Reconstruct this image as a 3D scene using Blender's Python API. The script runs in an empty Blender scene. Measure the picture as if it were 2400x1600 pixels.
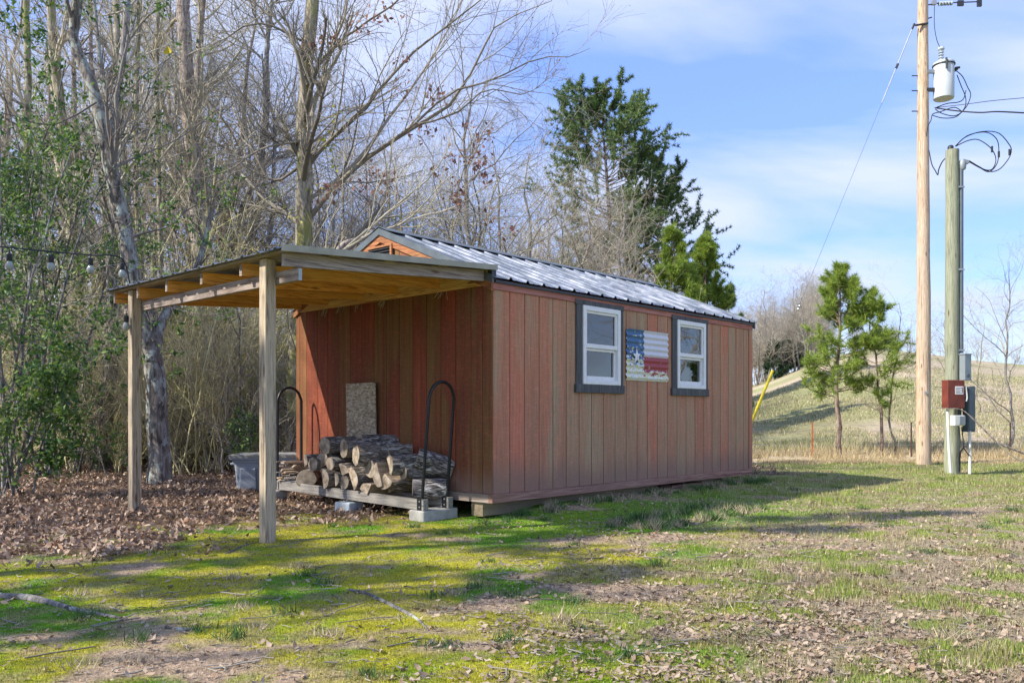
import bpy, math, random
import numpy as np
from mathutils import Vector
R_ = math.radians
rnd = random.Random(7)
sc = bpy.context.scene
col = sc.collection

# ------------------------------------------------------------------ camera, world, sun
F = 1950.5; HY = 970.2; CH = 0.95
cam = bpy.data.cameras.new('camera'); camo = bpy.data.objects.new('camera', cam); col.objects.link(camo)
cam.lens = F / 2400 * 36; cam.sensor_width = 36; cam.shift_y = (HY - 800) / 2400
cam.clip_start = .05; cam.clip_end = 3000
camo.location = (0, 0, CH); camo.rotation_euler = (R_(90), 0, 0)
sc.camera = camo

SUNV = Vector((-1.138, -.473, 1.0)).normalized()      # towards the sun
world = bpy.data.worlds.new('World'); sc.world = world; world.use_nodes = True
wn = world.node_tree; wn.nodes.clear()
def wnode(t, **k):
    n = wn.nodes.new(t)
    for a, b in k.items(): setattr(n, a, b)
    return n
wo = wnode('ShaderNodeOutputWorld'); bg = wnode('ShaderNodeBackground'); bg.inputs['Strength'].default_value = .15
sky = wnode('ShaderNodeTexSky', sky_type='NISHITA'); sky.sun_disc = False
sky.sun_elevation = math.asin(SUNV.z); sky.sun_rotation = math.atan2(SUNV.x, SUNV.y)
sky.air_density = 1.0; sky.dust_density = .6; sky.ozone_density = 2.5
hs = wnode('ShaderNodeHueSaturation'); hs.inputs['Hue'].default_value = .515; hs.inputs['Saturation'].default_value = 1.12; hs.inputs['Value'].default_value = 1.0
wn.links.new(sky.outputs[0], hs.inputs['Color'])
tc = wnode('ShaderNodeTexCoord'); sep = wnode('ShaderNodeSeparateXYZ'); wn.links.new(tc.outputs['Generated'], sep.inputs[0])
def wmath(op, a, b=None):
    n = wnode('ShaderNodeMath', operation=op)
    for i, v in enumerate((a, b)):
        if v is None: continue
        if isinstance(v, (int, float)): n.inputs[i].default_value = v
        else: wn.links.new(v, n.inputs[i])
    return n.outputs[0]
zz = wmath('ADD', wmath('MAXIMUM', sep.outputs['Z'], 0.0), .28)
cmb = wnode('ShaderNodeCombineXYZ')
wn.links.new(wmath('DIVIDE', sep.outputs['X'], zz), cmb.inputs[0]); wn.links.new(wmath('DIVIDE', sep.outputs['Y'], zz), cmb.inputs[1])
mp = wnode('ShaderNodeMapping'); mp.inputs['Rotation'].default_value = (0, 0, R_(35)); mp.inputs['Scale'].default_value = (.75, 1.5, 1); mp.inputs['Location'].default_value = (3.1, 1.7, 0)
wn.links.new(cmb.outputs[0], mp.inputs[0])
nz = wnode('ShaderNodeTexNoise'); nz.inputs['Scale'].default_value = 1.5; nz.inputs['Detail'].default_value = 5; nz.inputs['Roughness'].default_value = .5; nz.inputs['Distortion'].default_value = .35
wn.links.new(mp.outputs[0], nz.inputs['Vector'])
rp = wnode('ShaderNodeValToRGB'); rp.color_ramp.elements[0].position = .43; rp.color_ramp.elements[1].position = .62
rp.color_ramp.elements[1].color = (.9, .9, .9, 1)
wn.links.new(nz.outputs[0], rp.inputs[0])
mx = wnode('ShaderNodeMixRGB'); mx.inputs[2].default_value = (1.4, 1.55, 2.0, 1)
m0 = wnode('ShaderNodeMixRGB'); m0.inputs[0].default_value = .78; m0.inputs[2].default_value = (.42, .69, 1.68, 1)
wn.links.new(hs.outputs[0], m0.inputs[1])
wn.links.new(rp.outputs[0], mx.inputs[0]); wn.links.new(m0.outputs[0], mx.inputs[1])
wn.links.new(mx.outputs[0], bg.inputs[0]); wn.links.new(bg.outputs[0], wo.inputs[0])

sun = bpy.data.lights.new('sun', 'SUN'); sun.energy = 2.05; sun.angle = R_(.55); sun.color = (1, .93, .82)
so = bpy.data.objects.new('sun', sun); col.objects.link(so); so.rotation_euler = SUNV.to_track_quat('Z', 'Y').to_euler(); so.location = (-20, -10, 20)
vs = sc.view_settings; vs.view_transform = 'Standard'; vs.look = 'None'; vs.exposure = 1.98; vs.gamma = 1; vs.use_curve_mapping = False
sc.cycles.max_bounces = 6; sc.cycles.diffuse_bounces = 3; sc.cycles.transparent_max_bounces = 8

def W(px, py, d):                       # photograph pixel at a real distance -> world point
    return np.array([(px - 1200) / F * d, d, CH - (py - HY) / F * d])

# ------------------------------------------------------------------ object helpers
def tag(o, label=None, cat=None, group=None, kind=None):
    if label: o['label'] = label
    if cat: o['category'] = cat
    if group: o['group'] = group
    if kind: o['kind'] = kind
    return o
def empty(name, loc=(0, 0, 0), rz=0, label=None, cat=None, group=None):
    o = bpy.data.objects.new(name, None); col.objects.link(o); o.location = [float(q) for q in loc]; o.rotation_euler = (0, 0, rz)
    o.empty_display_size = .1
    return tag(o, label, cat, group)
def link(name, me, parent=None, loc=None, rot=None, scale=None):
    o = bpy.data.objects.new(name, me); col.objects.link(o)
    if parent: o.parent = parent
    if loc is not None: o.location = [float(q) for q in loc]
    if rot is not None: o.rotation_euler = rot
    if scale is not None: o.scale = scale if hasattr(scale, '__len__') else (scale,) * 3
    return o
def mesh_np(name, V, F_, mats, midx=None, smooth=False, colr=None):
    """V (n,3); F_ list of int arrays (m,3) / (m,4)"""
    me = bpy.data.meshes.new(name)
    V = np.asarray(V, np.float32)
    F_ = [np.asarray(f, np.int32) for f in F_ if len(f)]
    loops = np.concatenate([f.ravel() for f in F_]); tot = np.concatenate([np.full(len(f), f.shape[1], np.int32) for f in F_])
    start = np.concatenate([[0], np.cumsum(tot)[:-1]]).astype(np.int32)
    me.vertices.add(len(V)); me.vertices.foreach_set('co', V.ravel())
    me.loops.add(len(loops)); me.loops.foreach_set('vertex_index', loops)
    me.polygons.add(len(tot)); me.polygons.foreach_set('loop_start', start); me.polygons.foreach_set('loop_total', tot)
    if midx is not None: me.polygons.foreach_set('material_index', np.asarray(midx, np.int32))
    if smooth: me.polygons.foreach_set('use_smooth', np.ones(len(tot), bool))
    for m in (mats if isinstance(mats, (list, tuple)) else [mats]): me.materials.append(m)
    if colr is not None:
        a = me.color_attributes.new('Col', 'FLOAT_COLOR', 'POINT')
        c = np.ones((len(V), 4), np.float32); c[:, :3] = colr; a.data.foreach_set('color', c.ravel())
    me.update(calc_edges=True)
    return me
class MB:
    def __init__(s): s.v = []; s.f = []; s.m = []
    def add(s, vs_, fs, mi=0):
        b = len(s.v); s.v += [tuple(float(q) for q in p) for p in vs_]
        s.f += [tuple(i + b for i in f) for f in fs]; s.m += [mi] * len(fs); return s
    def box(s, x0, x1, y0, y1, z0, z1, mi=0):
        return s.add([(x0,y0,z0),(x1,y0,z0),(x1,y1,z0),(x0,y1,z0),(x0,y0,z1),(x1,y0,z1),(x1,y1,z1),(x0,y1,z1)],
              [(0,3,2,1),(4,5,6,7),(0,1,5,4),(1,2,6,5),(2,3,7,6),(3,0,4,7)], mi)
    def hexa(s, lo, hi, mi=0):            # two quads (bottom, top) of matching corners
        return s.add(list(lo) + list(hi), [(0,3,2,1),(4,5,6,7),(0,1,5,4),(1,2,6,5),(2,3,7,6),(3,0,4,7)], mi)
    def tube(s, pts, rad, n=8, mi=0, cap=True):
        P = np.array(pts, float); K = len(P)
        r = np.full(K, rad, float) if np.isscalar(rad) else np.array(rad, float)
        V, Q = tubes(P[None], r[None], n)
        fs = [tuple(q) for q in Q.tolist()]
        if cap: fs += [tuple(range(n))[::-1], tuple(range((K-1)*n, K*n))]
        return s.add(V.tolist(), fs, mi)
    def lathe(s, prof, n=20, c=(0,0,0), mi=0):
        vs_ = []; fs = []
        for r, z in prof:
            for k in range(n):
                a = 2*math.pi*k/n; vs_.append((c[0]+r*math.cos(a), c[1]+r*math.sin(a), c[2]+z))
        for i in range(len(prof)-1):
            for k in range(n): fs.append((i*n+k, i*n+(k+1)%n, (i+1)*n+(k+1)%n, (i+1)*n+k))
        fs += [tuple(range(n))[::-1], tuple(range((len(prof)-1)*n, len(prof)*n))]
        return s.add(vs_, fs, mi)
    def mesh(s, name, mats, bevel=0, smooth=False):
        me = bpy.data.meshes.new(name); me.from_pydata(s.v, [], s.f)
        for m in (mats if isinstance(mats, (list, tuple)) else [mats]): me.materials.append(m)
        me.polygons.foreach_set('material_index', s.m)
        if smooth:
            me.polygons.foreach_set('use_smooth', [True]*len(s.f))
            try: me.set_sharp_from_angle(angle=R_(40))
            except Exception: pass
        me.update(); return me
    def build(s, name, mats, parent=None, bevel=0, smooth=False, loc=None, rot=None):
        o = link(name, s.mesh(name, mats, smooth=smooth), parent, loc, rot)
        if bevel:
            b = o.modifiers.new('bevel', 'BEVEL'); b.width = bevel; b.segments = 1; b.limit_method = 'ANGLE'
        return o

def unit(a): return a / np.maximum(np.linalg.norm(a, axis=-1, keepdims=True), 1e-9)
def tubes(P, r, n):
    N, K, _ = P.shape
    T = unit(np.gradient(P, axis=1))
    up = np.eye(3)[np.argmin(np.abs(T).max(1), axis=1)][:, None, :]
    A = unit(np.cross(T, np.broadcast_to(up, T.shape))); B = np.cross(T, A)
    a = np.arange(n) * 2 * np.pi / n
    V = P[:, :, None, :] + r[:, :, None, None] * (np.cos(a)[:, None] * A[:, :, None, :] + np.sin(a)[:, None] * B[:, :, None, :])
    idx = np.arange(N * K * n).reshape(N, K, n)
    q = np.stack([idx[:, :-1], np.roll(idx, -1, 2)[:, :-1], np.roll(idx, -1, 2)[:, 1:], idx[:, 1:]], -1)
    return V.reshape(-1, 3), q.reshape(-1, 4)

# ------------------------------------------------------------------ numpy noise and terrain
_T = np.random.RandomState(5).rand(256, 256)
def vn(x, y):
    ix = np.floor(x).astype(int); iy = np.floor(y).astype(int); fx = x - ix; fy = y - iy
    fx = fx*fx*(3-2*fx); fy = fy*fy*(3-2*fy)
    g = lambda a, b: _T[a % 256, b % 256]
    return (g(ix,iy)*(1-fx)+g(ix+1,iy)*fx)*(1-fy) + (g(ix,iy+1)*(1-fx)+g(ix+1,iy+1)*fx)*fy
def fbm(x, y, s, o=4, off=0):
    r = 0; a = .5; t = 0
    for i in range(o):
        r = r + a*vn(x*s+off+17.3*i, y*s+off*1.7+9.1*i); t += a; a *= .55; s *= 2.03
    return r / t
def ss(e0, e1, x):
    t = np.clip((x-e0)/(e1-e0), 0, 1); return t*t*(3-2*t)
SH_C = np.array([-.176, 7.412]); SA = .824; SU = np.array([math.cos(SA), math.sin(SA)]); SV = np.array([-math.sin(SA), math.cos(SA)])
SL = 4.915; SW = 3.115
def gz(x, y, fine=True):
    x = np.asarray(x, float); y = np.asarray(y, float)
    az = x / np.maximum(y, 1)
    h = .06*ss(6.8, 8.2, y)*ss(-2.2, -3.6, x)
    ramp_ = lambda y0, y1, top: top*np.clip(1-np.exp(-np.clip((y-y0)/(y1-y0), 0, 50)**1.15*2.2), 0, 1)
    hill = ramp_(18, 135, 11.2) * (.42 + .58*ss(.24, .44, az)) * (1 - .22*ss(.42, .62, az))
    wood = ramp_(17, 80, 3.0)
    k = ss(.1, .27, az)
    r = h + hill*k + wood*(1-k)
    dx = x-SH_C[0]; dy = y-SH_C[1]; la = dx*SU[0]+dy*SU[1]; lb = dx*SV[0]+dy*SV[1]
    dd_ = np.hypot(np.maximum(np.maximum(-la, la-SL), 0), np.maximum(np.maximum(-lb, lb-SW), 0))
    r = r + .075*np.exp(-(dd_/.75)**2)*ss(-.1, .9, la)
    r = r + .5*(fbm(x, y, .03, 2)-.5)*ss(20, 60, y)
    if fine:
        near = ss(40, 20, y)
        r = r + near*(.035*(fbm(x, y, .9, 3, 3)-.5) + .016*(fbm(x, y, 7, 3, 8)-.5))
        litter = masks(x, y)[0]
        r = r + near*litter*.02*(fbm(x, y, 14, 2, 21)-.3)
    return r
def masks(x, y):
    n1 = fbm(x, y, .9, 4, 11); n2 = fbm(x, y, .45, 3, 31); n3 = fbm(x, y, 2.6, 4, 47)
    d = (x+3.16)*-.71 + (y-5.3)*.704
    lit = ss(-.25, .5, d + 2.2*(n1-.5)) * ss(5.0, 4.0, x)
    lit *= 1 - .9*ss(.54, .62, n3)*ss(2.2, .3, d)
    blob = lambda cx, cy, rx, ry: np.exp(-(((x-cx)/rx)**2+((y-cy)/ry)**2))
    dirt = .55*ss(.52, .74, fbm(x, y*1.6, 1.3, 4, 71)) + .3*blob(-1.35, 3.2, .75, .22) + .3*blob(-.5, 3.95, .4, .15) + .4*blob(.35, 4.5, .8, .35) + .4*blob(1.1, 3.6, .8, .3)
    dirt = dirt + 1.3*(fbm(x, y, 4.5, 5, 91)-.5)
    dirt = ss(.28, .66, dirt)*(1-ss(7.5, 11, y))
    moss = ss(1.7, .3, x - .12*(y-4) + 2.0*(n1-.5)) * ss(.25, .5, n2+.22)
    moss = np.maximum(moss, blob(.5, 6.7, 1.6, .5)*1.0)
    return np.clip(lit,0,1), np.clip(dirt,0,1), np.clip(moss,0,1)
C_LIT = np.array([.14,.092,.06]); C_DIRT = np.array([.37,.275,.185]); C_MOSS = np.array([.37,.35,.03]); C_GRASS = np.array([.20,.255,.05])
C_TAN = np.array([.52,.42,.26]); C_FIELD = np.array([.28,.28,.125]); C_MOSSG = np.array([.11,.25,.015])
def bare(x, y):
    return ss(.42, .60, fbm(x, y*1.5, 3.6, 4, 201))*ss(-1.0, .8, x)*(1-.6*ss(7, 11, y))*.85
def gcol(x, y):
    lit, dirt, moss = masks(x, y)
    az = x/np.maximum(y, 1)
    n = fbm(x, y, 1.7, 4, 5)[:, None]; nn = fbm(x, y, 6, 3, 15)[:, None]
    g = C_GRASS*(1-ss(.45,.8,nn)) + np.array([.25,.21,.10])*ss(.45,.8,nn)
    m = C_MOSS*(1-ss(.4,.65,n)) + C_MOSSG*ss(.4,.65,n)
    fine = fbm(x, y*1.3, 9, 3, 133)[:, None]; m = m*(1-.65*ss(.48,.64,fine)) + np.array([.30,.25,.12])*.65*ss(.48,.64,fine)
    br = bare(x, y)[:, None]; g = g*(1-br) + np.array([.34,.27,.19])*br
    c = g*(1-moss[:,None]) + m*moss[:,None]
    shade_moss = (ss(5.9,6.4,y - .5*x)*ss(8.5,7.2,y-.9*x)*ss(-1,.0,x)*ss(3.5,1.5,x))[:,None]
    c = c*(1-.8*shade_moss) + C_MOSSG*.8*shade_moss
    c = c*(1-dirt[:,None]) + C_DIRT*dirt[:,None]
    c = c*(1-lit[:,None]) + C_LIT*lit[:,None]
    # dry strip along the fence, then the field
    st = (ss(15.9, 16.3, y + .6*(fbm(x, y, .8, 3, 2)-.5))*ss(.1,.22,az))[:,None]
    c = c*(1-st) + C_TAN*st
    f = fbm(x, y*.8, .16, 4, 61)[:,None]; f2 = fbm(x, y*2.5, .35, 3, 33)[:,None]
    fc = C_FIELD*(1-ss(.42,.6,f)) + np.array([.44,.36,.25])*ss(.42,.6,f)
    fc = fc*(1-.6*ss(.5,.7,f2)) + np.array([.25,.21,.12])*.6*ss(.5,.7,f2)
    fd = (ss(18.3, 20, y)*ss(.1,.22,az))[:,None]
    return np.clip(c*(1-fd) + fc*fd, 0, 1)

# ------------------------------------------------------------------ materials
class NT:
    def __init__(s, name, rough=.8, spec=.3):
        s.m = bpy.data.materials.new(name); s.m.use_nodes = True; s.t = s.m.node_tree
        s.b = s.t.nodes['Principled BSDF']; s.b.inputs['Roughness'].default_value = rough
        s.b.inputs['Specular IOR Level'].default_value = spec
        s.c = s.t.nodes.new('ShaderNodeTexCoord'); s.oi = s.t.nodes.new('ShaderNodeObjectInfo')
    def n(s, t, **k):
        n = s.t.nodes.new(t)
        for a, b in k.items(): setattr(n, a, b)
        return n
    def l(s, a, b): s.t.links.new(a, b)
    def setin(s, i, v):
        if hasattr(v, 'links') or hasattr(v, 'is_linked'): s.l(v, i)
        else:
            if isinstance(v, tuple) and len(v) == 3 and i.type == 'RGBA': v = v + (1,)
            i.default_value = v
    def vec(s, scale=(1,1,1), rand=True, src='Object'):
        mp_ = s.n('ShaderNodeMapping'); mp_.inputs['Scale'].default_value = scale
        s.l(s.c.outputs[src], mp_.inputs[0])
        if rand:
            q = s.math('MULTIPLY', s.oi.outputs['Random'], 37.0); cb = s.n('ShaderNodeCombineXYZ')
            for i in range(3): s.l(q, cb.inputs[i])
            s.l(cb.outputs[0], mp_.inputs['Location'])
        return mp_.outputs[0]
    def noise(s, vec, scale, detail=4, rough=.55, dist=0):
        n = s.n('ShaderNodeTexNoise'); s.l(vec, n.inputs['Vector']); n.inputs['Scale'].default_value = scale
        n.inputs['Detail'].default_value = detail; n.inputs['Roughness'].default_value = rough; n.inputs['Distortion'].default_value = dist
        return n.outputs[0]
    def math(s, op, a, b=0.0, clamp=False):
        n = s.n('ShaderNodeMath', operation=op); n.use_clamp = clamp; s.setin(n.inputs[0], a); s.setin(n.inputs[1], b); return n.outputs[0]
    def ramp(s, f, stops):
        n = s.n('ShaderNodeValToRGB'); s.l(f, n.inputs[0]); cr = n.color_ramp
        while len(cr.elements) < len(stops): cr.elements.new(.5)
        for e, (p, c) in zip(cr.elements, stops):
            e.position = p; e.color = (c, c, c, 1) if not isinstance(c, tuple) else c + (1,)
        return n.outputs[0]
    def mix(s, f, a, b, mode='MIX'):
        n = s.n('ShaderNodeMixRGB', blend_type=mode); s.setin(n.inputs[0], f); s.setin(n.inputs[1], a); s.setin(n.inputs[2], b); return n.outputs[0]
    def bump(s, h, st=.4, d=.01):
        n = s.n('ShaderNodeBump'); n.inputs['Strength'].default_value = st; n.inputs['Distance'].default_value = d
        s.l(h, n.inputs['Height']); s.l(n.outputs[0], s.b.inputs['Normal'])
    def out(s, c): s.setin(s.b.inputs['Base Color'], c); return s.m
    def island(s): return s.n('ShaderNodeNewGeometry').outputs['Random Per Island']

def plain(name, c, rough=.6, metal=0, spec=.4, dirt=.25, sc_=8):
    t = NT(name, rough, spec); t.b.inputs['Metallic'].default_value = metal
    v = t.vec(); n = t.noise(v, sc_, 5)
    t.bump(n, .15, .003)
    return t.out(t.mix(t.ramp(n, [(.3, 0.), (.75, 1.)]), c, tuple(q*(1-dirt) for q in c)))
def wood(name, stops, axis='z', rough=.75, knot=True, tint=None):
    stops = [(.5+(p_-.5)*.42, c_) for p_, c_ in stops]
    t = NT(name, rough, .25)
    s = {'z': (22, 22, 1.2), 'x': (1.2, 22, 22), 'y': (22, 1.2, 22)}[axis]
    v = t.vec(s); g = t.noise(v, 1.6, 6, .65, 1.2)
    v2 = t.vec(tuple(q*4 for q in s)); g2 = t.noise(v2, 1.5, 3)
    c = t.ramp(t.mix(.35, g, g2), stops)
    v3 = t.vec(tuple(q*.12 for q in s)); b = t.noise(v3, 2.2, 3)
    c = t.mix(t.ramp(b, [(.35, 0.), (.7, .6)]), c, tint or tuple(q*.55 for q in stops[-1][1]))
    cr = t.noise(t.vec(tuple(q*(2.2 if q > 5 else .55) for q in s)), 1.4, 4, .6, .4)
    c = t.mix(t.ramp(cr, [(.60, 0.), (.66, .7)]), c, tuple(q*.3 for q in stops[0][1]))
    if knot:
        vo = t.n('ShaderNodeTexVoronoi'); t.l(t.vec({'z': (9, 9, 2.4), 'x': (2.4, 9, 9), 'y': (9, 2.4, 9)}[axis]), vo.inputs['Vector']); vo.inputs['Scale'].default_value = 1
        c = t.mix(t.ramp(vo.outputs['Distance'], [(.07, .75), (.16, 0.)]), c, (.09, .045, .02))
    t.bump(g2, .35, .004)
    return t.out(c)

def siding(name, c1, c2, c3, c4):
    t = NT(name, .8, .2)
    big = t.noise(t.vec((2.0, 2.0, .5), True), 1.3, 4, .6, .3)
    grain = t.noise(t.vec((60, 60, 2.2)), 1.3, 5, .7, .6)
    c = t.ramp(big, [(.36, c1), (.46, c2), (.55, c3), (.64, c4)])
    r = t.oi.outputs['Random']
    c = t.mix(t.ramp(r, [(0., .0), (.3, .05), (.75, .5), (1., .85)]), c, c4)
    c = t.mix(t.ramp(t.noise(t.vec((9, 9, .25)), 1.5, 3, .6), [(.42, .0), (.68, .8)]), c, tuple(q*.78 for q in c3))
    c = t.mix(t.ramp(grain, [(.42, .0), (.62, .42)]), c, tuple(q*.45 for q in c2))
    chk = t.noise(t.vec((10, 10, 40)), 1.5, 3, .6)
    c = t.mix(t.ramp(chk, [(.52, .0), (.7, .25)]), c, tuple(min(1, q*1.5) for q in c1))
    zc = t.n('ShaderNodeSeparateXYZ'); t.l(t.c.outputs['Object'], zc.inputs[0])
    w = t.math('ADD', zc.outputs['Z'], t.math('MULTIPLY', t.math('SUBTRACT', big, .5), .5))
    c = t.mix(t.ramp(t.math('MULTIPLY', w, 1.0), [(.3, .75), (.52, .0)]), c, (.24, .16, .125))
    t.bump(t.mix(.5, grain, chk), .55, .004)
    return t.out(c)

M = {}
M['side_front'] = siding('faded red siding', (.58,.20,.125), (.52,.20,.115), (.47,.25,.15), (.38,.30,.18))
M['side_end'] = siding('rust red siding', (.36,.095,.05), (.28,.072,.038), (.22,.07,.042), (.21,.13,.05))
M['groove'] = plain('dark red groove', (.10,.03,.022), .9)
M['trim_red'] = wood('faded red trim', [(.3, (.30,.11,.085)), (.55, (.45,.18,.14)), (.8, (.55,.27,.22))], 'x', knot=False)
M['trim_gable'] = wood('orange red trim', [(.3, (.18,.06,.03)), (.55, (.38,.15,.06)), (.8, (.52,.26,.11))], 'y', knot=True)
M['skirt'] = wood('weathered skirt', [(.3, (.20,.10,.075)), (.55, (.34,.17,.125)), (.8, (.45,.29,.22))], 'x', knot=False)
M['casing'] = wood('charcoal casing', [(.3, (.055,.058,.06)), (.6, (.105,.108,.108)), (.85, (.16,.162,.16))], 'z', knot=False)
M['vinyl'] = plain('white vinyl', (.78,.78,.76), .4, dirt=.12, sc_=14)
M['dark'] = plain('dark interior', (.03,.032,.03), .9)
M['blind'] = plain('pale curtain', (.42,.42,.40), .9)
M['joist'] = wood('orange pine', [(.25, (.50,.17,.035)), (.5, (.93,.40,.085)), (.8, (.96,.54,.16))], 'x', .6)
M['ledger'] = wood('orange pine ledger', [(.25, (.42,.19,.06)), (.5, (.78,.46,.16)), (.8, (.88,.60,.27))], 'y', .6)
M['grey_x'] = wood('weathered grey board', [(.25, (.14,.11,.10)), (.45, (.32,.27,.245)), (.8, (.46,.41,.385))], 'x', tint=(.26,.21,.18))
M['grey_y'] = wood('weathered grey beam', [(.25, (.13,.10,.085)), (.45, (.30,.245,.21)), (.8, (.44,.38,.34))], 'y', tint=(.26,.18,.13))
M['post'] = wood('treated post', [(.25, (.17,.125,.08)), (.45, (.42,.335,.225)), (.8, (.56,.47,.35))], 'z', tint=(.25,.22,.18))
M['pole_b'] = wood('brown utility pole', [(.25, (.24,.16,.10)), (.42, (.50,.33,.19)), (.6, (.60,.45,.30)), (.8, (.72,.62,.50))], 'z', tint=(.40,.34,.29))
M['pole_g'] = wood('green grey treated pole', [(.25, (.15,.16,.11)), (.5, (.27,.29,.20)), (.8, (.37,.38,.28))], 'z')
M['rail'] = wood('grey rack rail', [(.25, (.13,.12,.105)), (.5, (.27,.25,.225)), (.8, (.38,.36,.33))], 'y')
M['concrete'] = plain('concrete', (.42,.41,.38), .9, dirt=.35, sc_=20)
M['blackmetal'] = plain('black steel', (.02,.023,.027), .38, .3, .5)
M['darkmetal'] = plain('dark metal', (.06,.065,.07), .5, .5)
M['galv'] = plain('galvanised steel', (.42,.44,.46), .45, .6, dirt=.3)
M['cable'] = plain('black cable', (.022,.025,.03), .6)
M['alu'] = plain('aluminium wire', (.40,.42,.44), .5, .5)
M['yellow'] = plain('yellow guard', (.75,.60,.02), .5)
M['tank'] = plain('pale grey tank', (.50,.54,.54), .4, dirt=.12, sc_=5)
M['boxgrey'] = plain('grey enclosure', (.26,.30,.32), .5, .2, dirt=.2)
M['boxdark'] = plain('slate enclosure', (.11,.14,.16), .5, .2, dirt=.25)
M['pvc'] = plain('white pvc', (.72,.72,.68), .45, dirt=.15)
M['paper'] = plain('white label', (.78,.78,.78), .6, dirt=.05)
M['ink'] = plain('label ink', (.12,.10,.10), .7)
M['rustred'] = plain('rusty red paint', (.19,.042,.026), .6, dirt=.5, sc_=9)
M['glassbulb'] = plain('cloudy bulb glass', (.34,.37,.34), .12, dirt=.2, sc_=30)
M['orangepost'] = plain('orange steel post', (.50,.14,.05), .7)
M['brownpost'] = plain('brown steel post', (.12,.07,.05), .8)
M['foam'] = plain('pale blue block', (.48,.55,.60), .9, dirt=.4, sc_=15)
M['skid'] = wood('skid timber', [(.3, (.22,.16,.09)), (.6, (.36,.28,.18)), (.85, (.42,.34,.24))], 'x', knot=False)
M['tote'] = plain('grey blue plastic', (.29,.33,.38), .35, dirt=.12, sc_=4)
M['totelid'] = plain('grey plastic lid', (.30,.30,.27), .5, dirt=.35, sc_=6)
M['leafyellow'] = plain('yellow leaf', (.62,.48,.02), .5)
M['purlin'] = wood('purlin strip', [(.3, (.25,.19,.12)), (.6, (.42,.34,.22)), (.85, (.5,.42,.3))], 'y', knot=False)
M['drip'] = plain('metal tinted by ground reflection', (.36,.34,.25), .45, .4, dirt=.3)  # tan base colour carries the ground mirrored in the metal edge

def m_metalroof():
    t = NT('silver metal roofing', .38, .5); t.b.inputs['Metallic'].default_value = .65
    n = t.noise(t.vec((1, 1, 1)), 3.5, 5, .6); n2 = t.noise(t.vec((6, 1, 1)), 4, 4, .6)
    c = t.ramp(n, [(.36, (.09,.11,.135)), (.5, (.19,.215,.25)), (.64, (.36,.38,.41))])
    c = t.mix(t.ramp(n2, [(.5, 0.), (.8, .5)]), c, (.22,.23,.25))
    t.setin(t.b.inputs['Roughness'], t.ramp(n2, [(.3, .32), (.8, .55)])); t.bump(n2, .1, .002)
    return t.out(c)
M['roof'] = m_metalroof()
M['raketrim'] = plain('slate grey metal trim', (.13,.155,.165), .45, .3, dirt=.4, sc_=6)
def m_glass():
    t = NT('window glass', .03, .5); nt = t.t
    t.b.inputs['Base Color'].default_value = (.02, .023, .02, 1)
    tr = t.n('ShaderNodeBsdfTransparent'); tr.inputs[0].default_value = (.8, .85, .82, 1)
    gl = t.n('ShaderNodeBsdfGlossy'); gl.inputs['Roughness'].default_value = .02; gl.inputs[0].default_value = (.9, .93, .95, 1)
    mx_ = t.n('ShaderNodeMixShader'); fr = t.n('ShaderNodeFresnel'); fr.inputs[0].default_value = 1.9
    f = t.math('MULTIPLY', fr.outputs[0], 1.15, True)
    t.l(f, mx_.inputs[0]); t.l(tr.outputs[0], mx_.inputs[1]); t.l(gl.outputs[0], mx_.inputs[2])
    n = t.noise(t.vec((1,1,1)), 3, 2); bp = t.n('ShaderNodeBump'); bp.inputs['Strength'].default_value = .06; bp.inputs['Distance'].default_value = .01
    t.l(n, bp.inputs['Height']); t.l(bp.outputs[0], gl.inputs['Normal'])
    t.l(mx_.outputs[0], nt.nodes['Material Output'].inputs[0]); return t.m
M['glass'] = m_glass()
def m_bark(name, dark, mid, light, lich=None, sc_=1., amt=.5, moss=None):
    t = NT(name, .95, .1)
    v = t.vec((14*sc_, 14*sc_, 3*sc_)); n = t.noise(v, 1.2, 6, .65, .8)
    c = t.ramp(n, [(.38, dark), (.5, mid), (.63, light)])
    if lich:
        l_ = t.noise(t.vec((5, 5, 3.2)), 1.6, 5, .7)
        c = t.mix(t.ramp(l_, [(.6-.2*amt, 0.), (.66-.2*amt, .9)]), c, lich)
    if moss:
        l_ = t.noise(t.vec((2, 2, .8)), 1.6, 4, .7)
        c = t.mix(t.ramp(l_, [(.5, 0.), (.62, .75)]), c, moss)
    t.bump(n, .8, .02)
    return t.out(c)
M['bark_lichen'] = m_bark('lichen bark', (.07,.06,.05), (.18,.16,.14), (.30,.275,.245), (.34,.38,.345), amt=.45)
M['bark_dark'] = m_bark('dark bark', (.07,.065,.065), (.17,.16,.15), (.29,.27,.25), (.34,.37,.35), amt=.25)
M['bark_brown'] = m_bark('brown furrowed bark', (.13,.105,.085), (.29,.245,.21), (.47,.41,.36), sc_=1.3)
M['bark_moss'] = m_bark('mossy bark', (.10,.09,.065), (.26,.23,.17), (.42,.38,.30), moss=(.24,.25,.06))
M['bark_pine'] = m_bark('pine bark', (.09,.065,.05), (.20,.15,.12), (.32,.26,.22))
def m_twig(name, a, b):
    t = NT(name, .9, .15); n = t.noise(t.vec((1,1,1), False), 1.3, 3)
    return t.out(t.mix(t.ramp(t.math('ADD', t.math('MULTIPLY', t.island(), .6), t.math('MULTIPLY', n, .4)), [(.2, 0.), (.8, 1.)]), a, b))
M['twig'] = m_twig('pale twigs', (.27,.245,.17), (.60,.55,.42))
M['twig_grey'] = m_twig('grey twigs', (.15,.135,.11), (.44,.41,.33))
M['twig_yel'] = m_twig('olive stems', (.42,.39,.17), (.70,.65,.38))
M['twig_pink'] = m_twig('dusky brown twigs', (.26,.22,.17), (.52,.46,.38))
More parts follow.
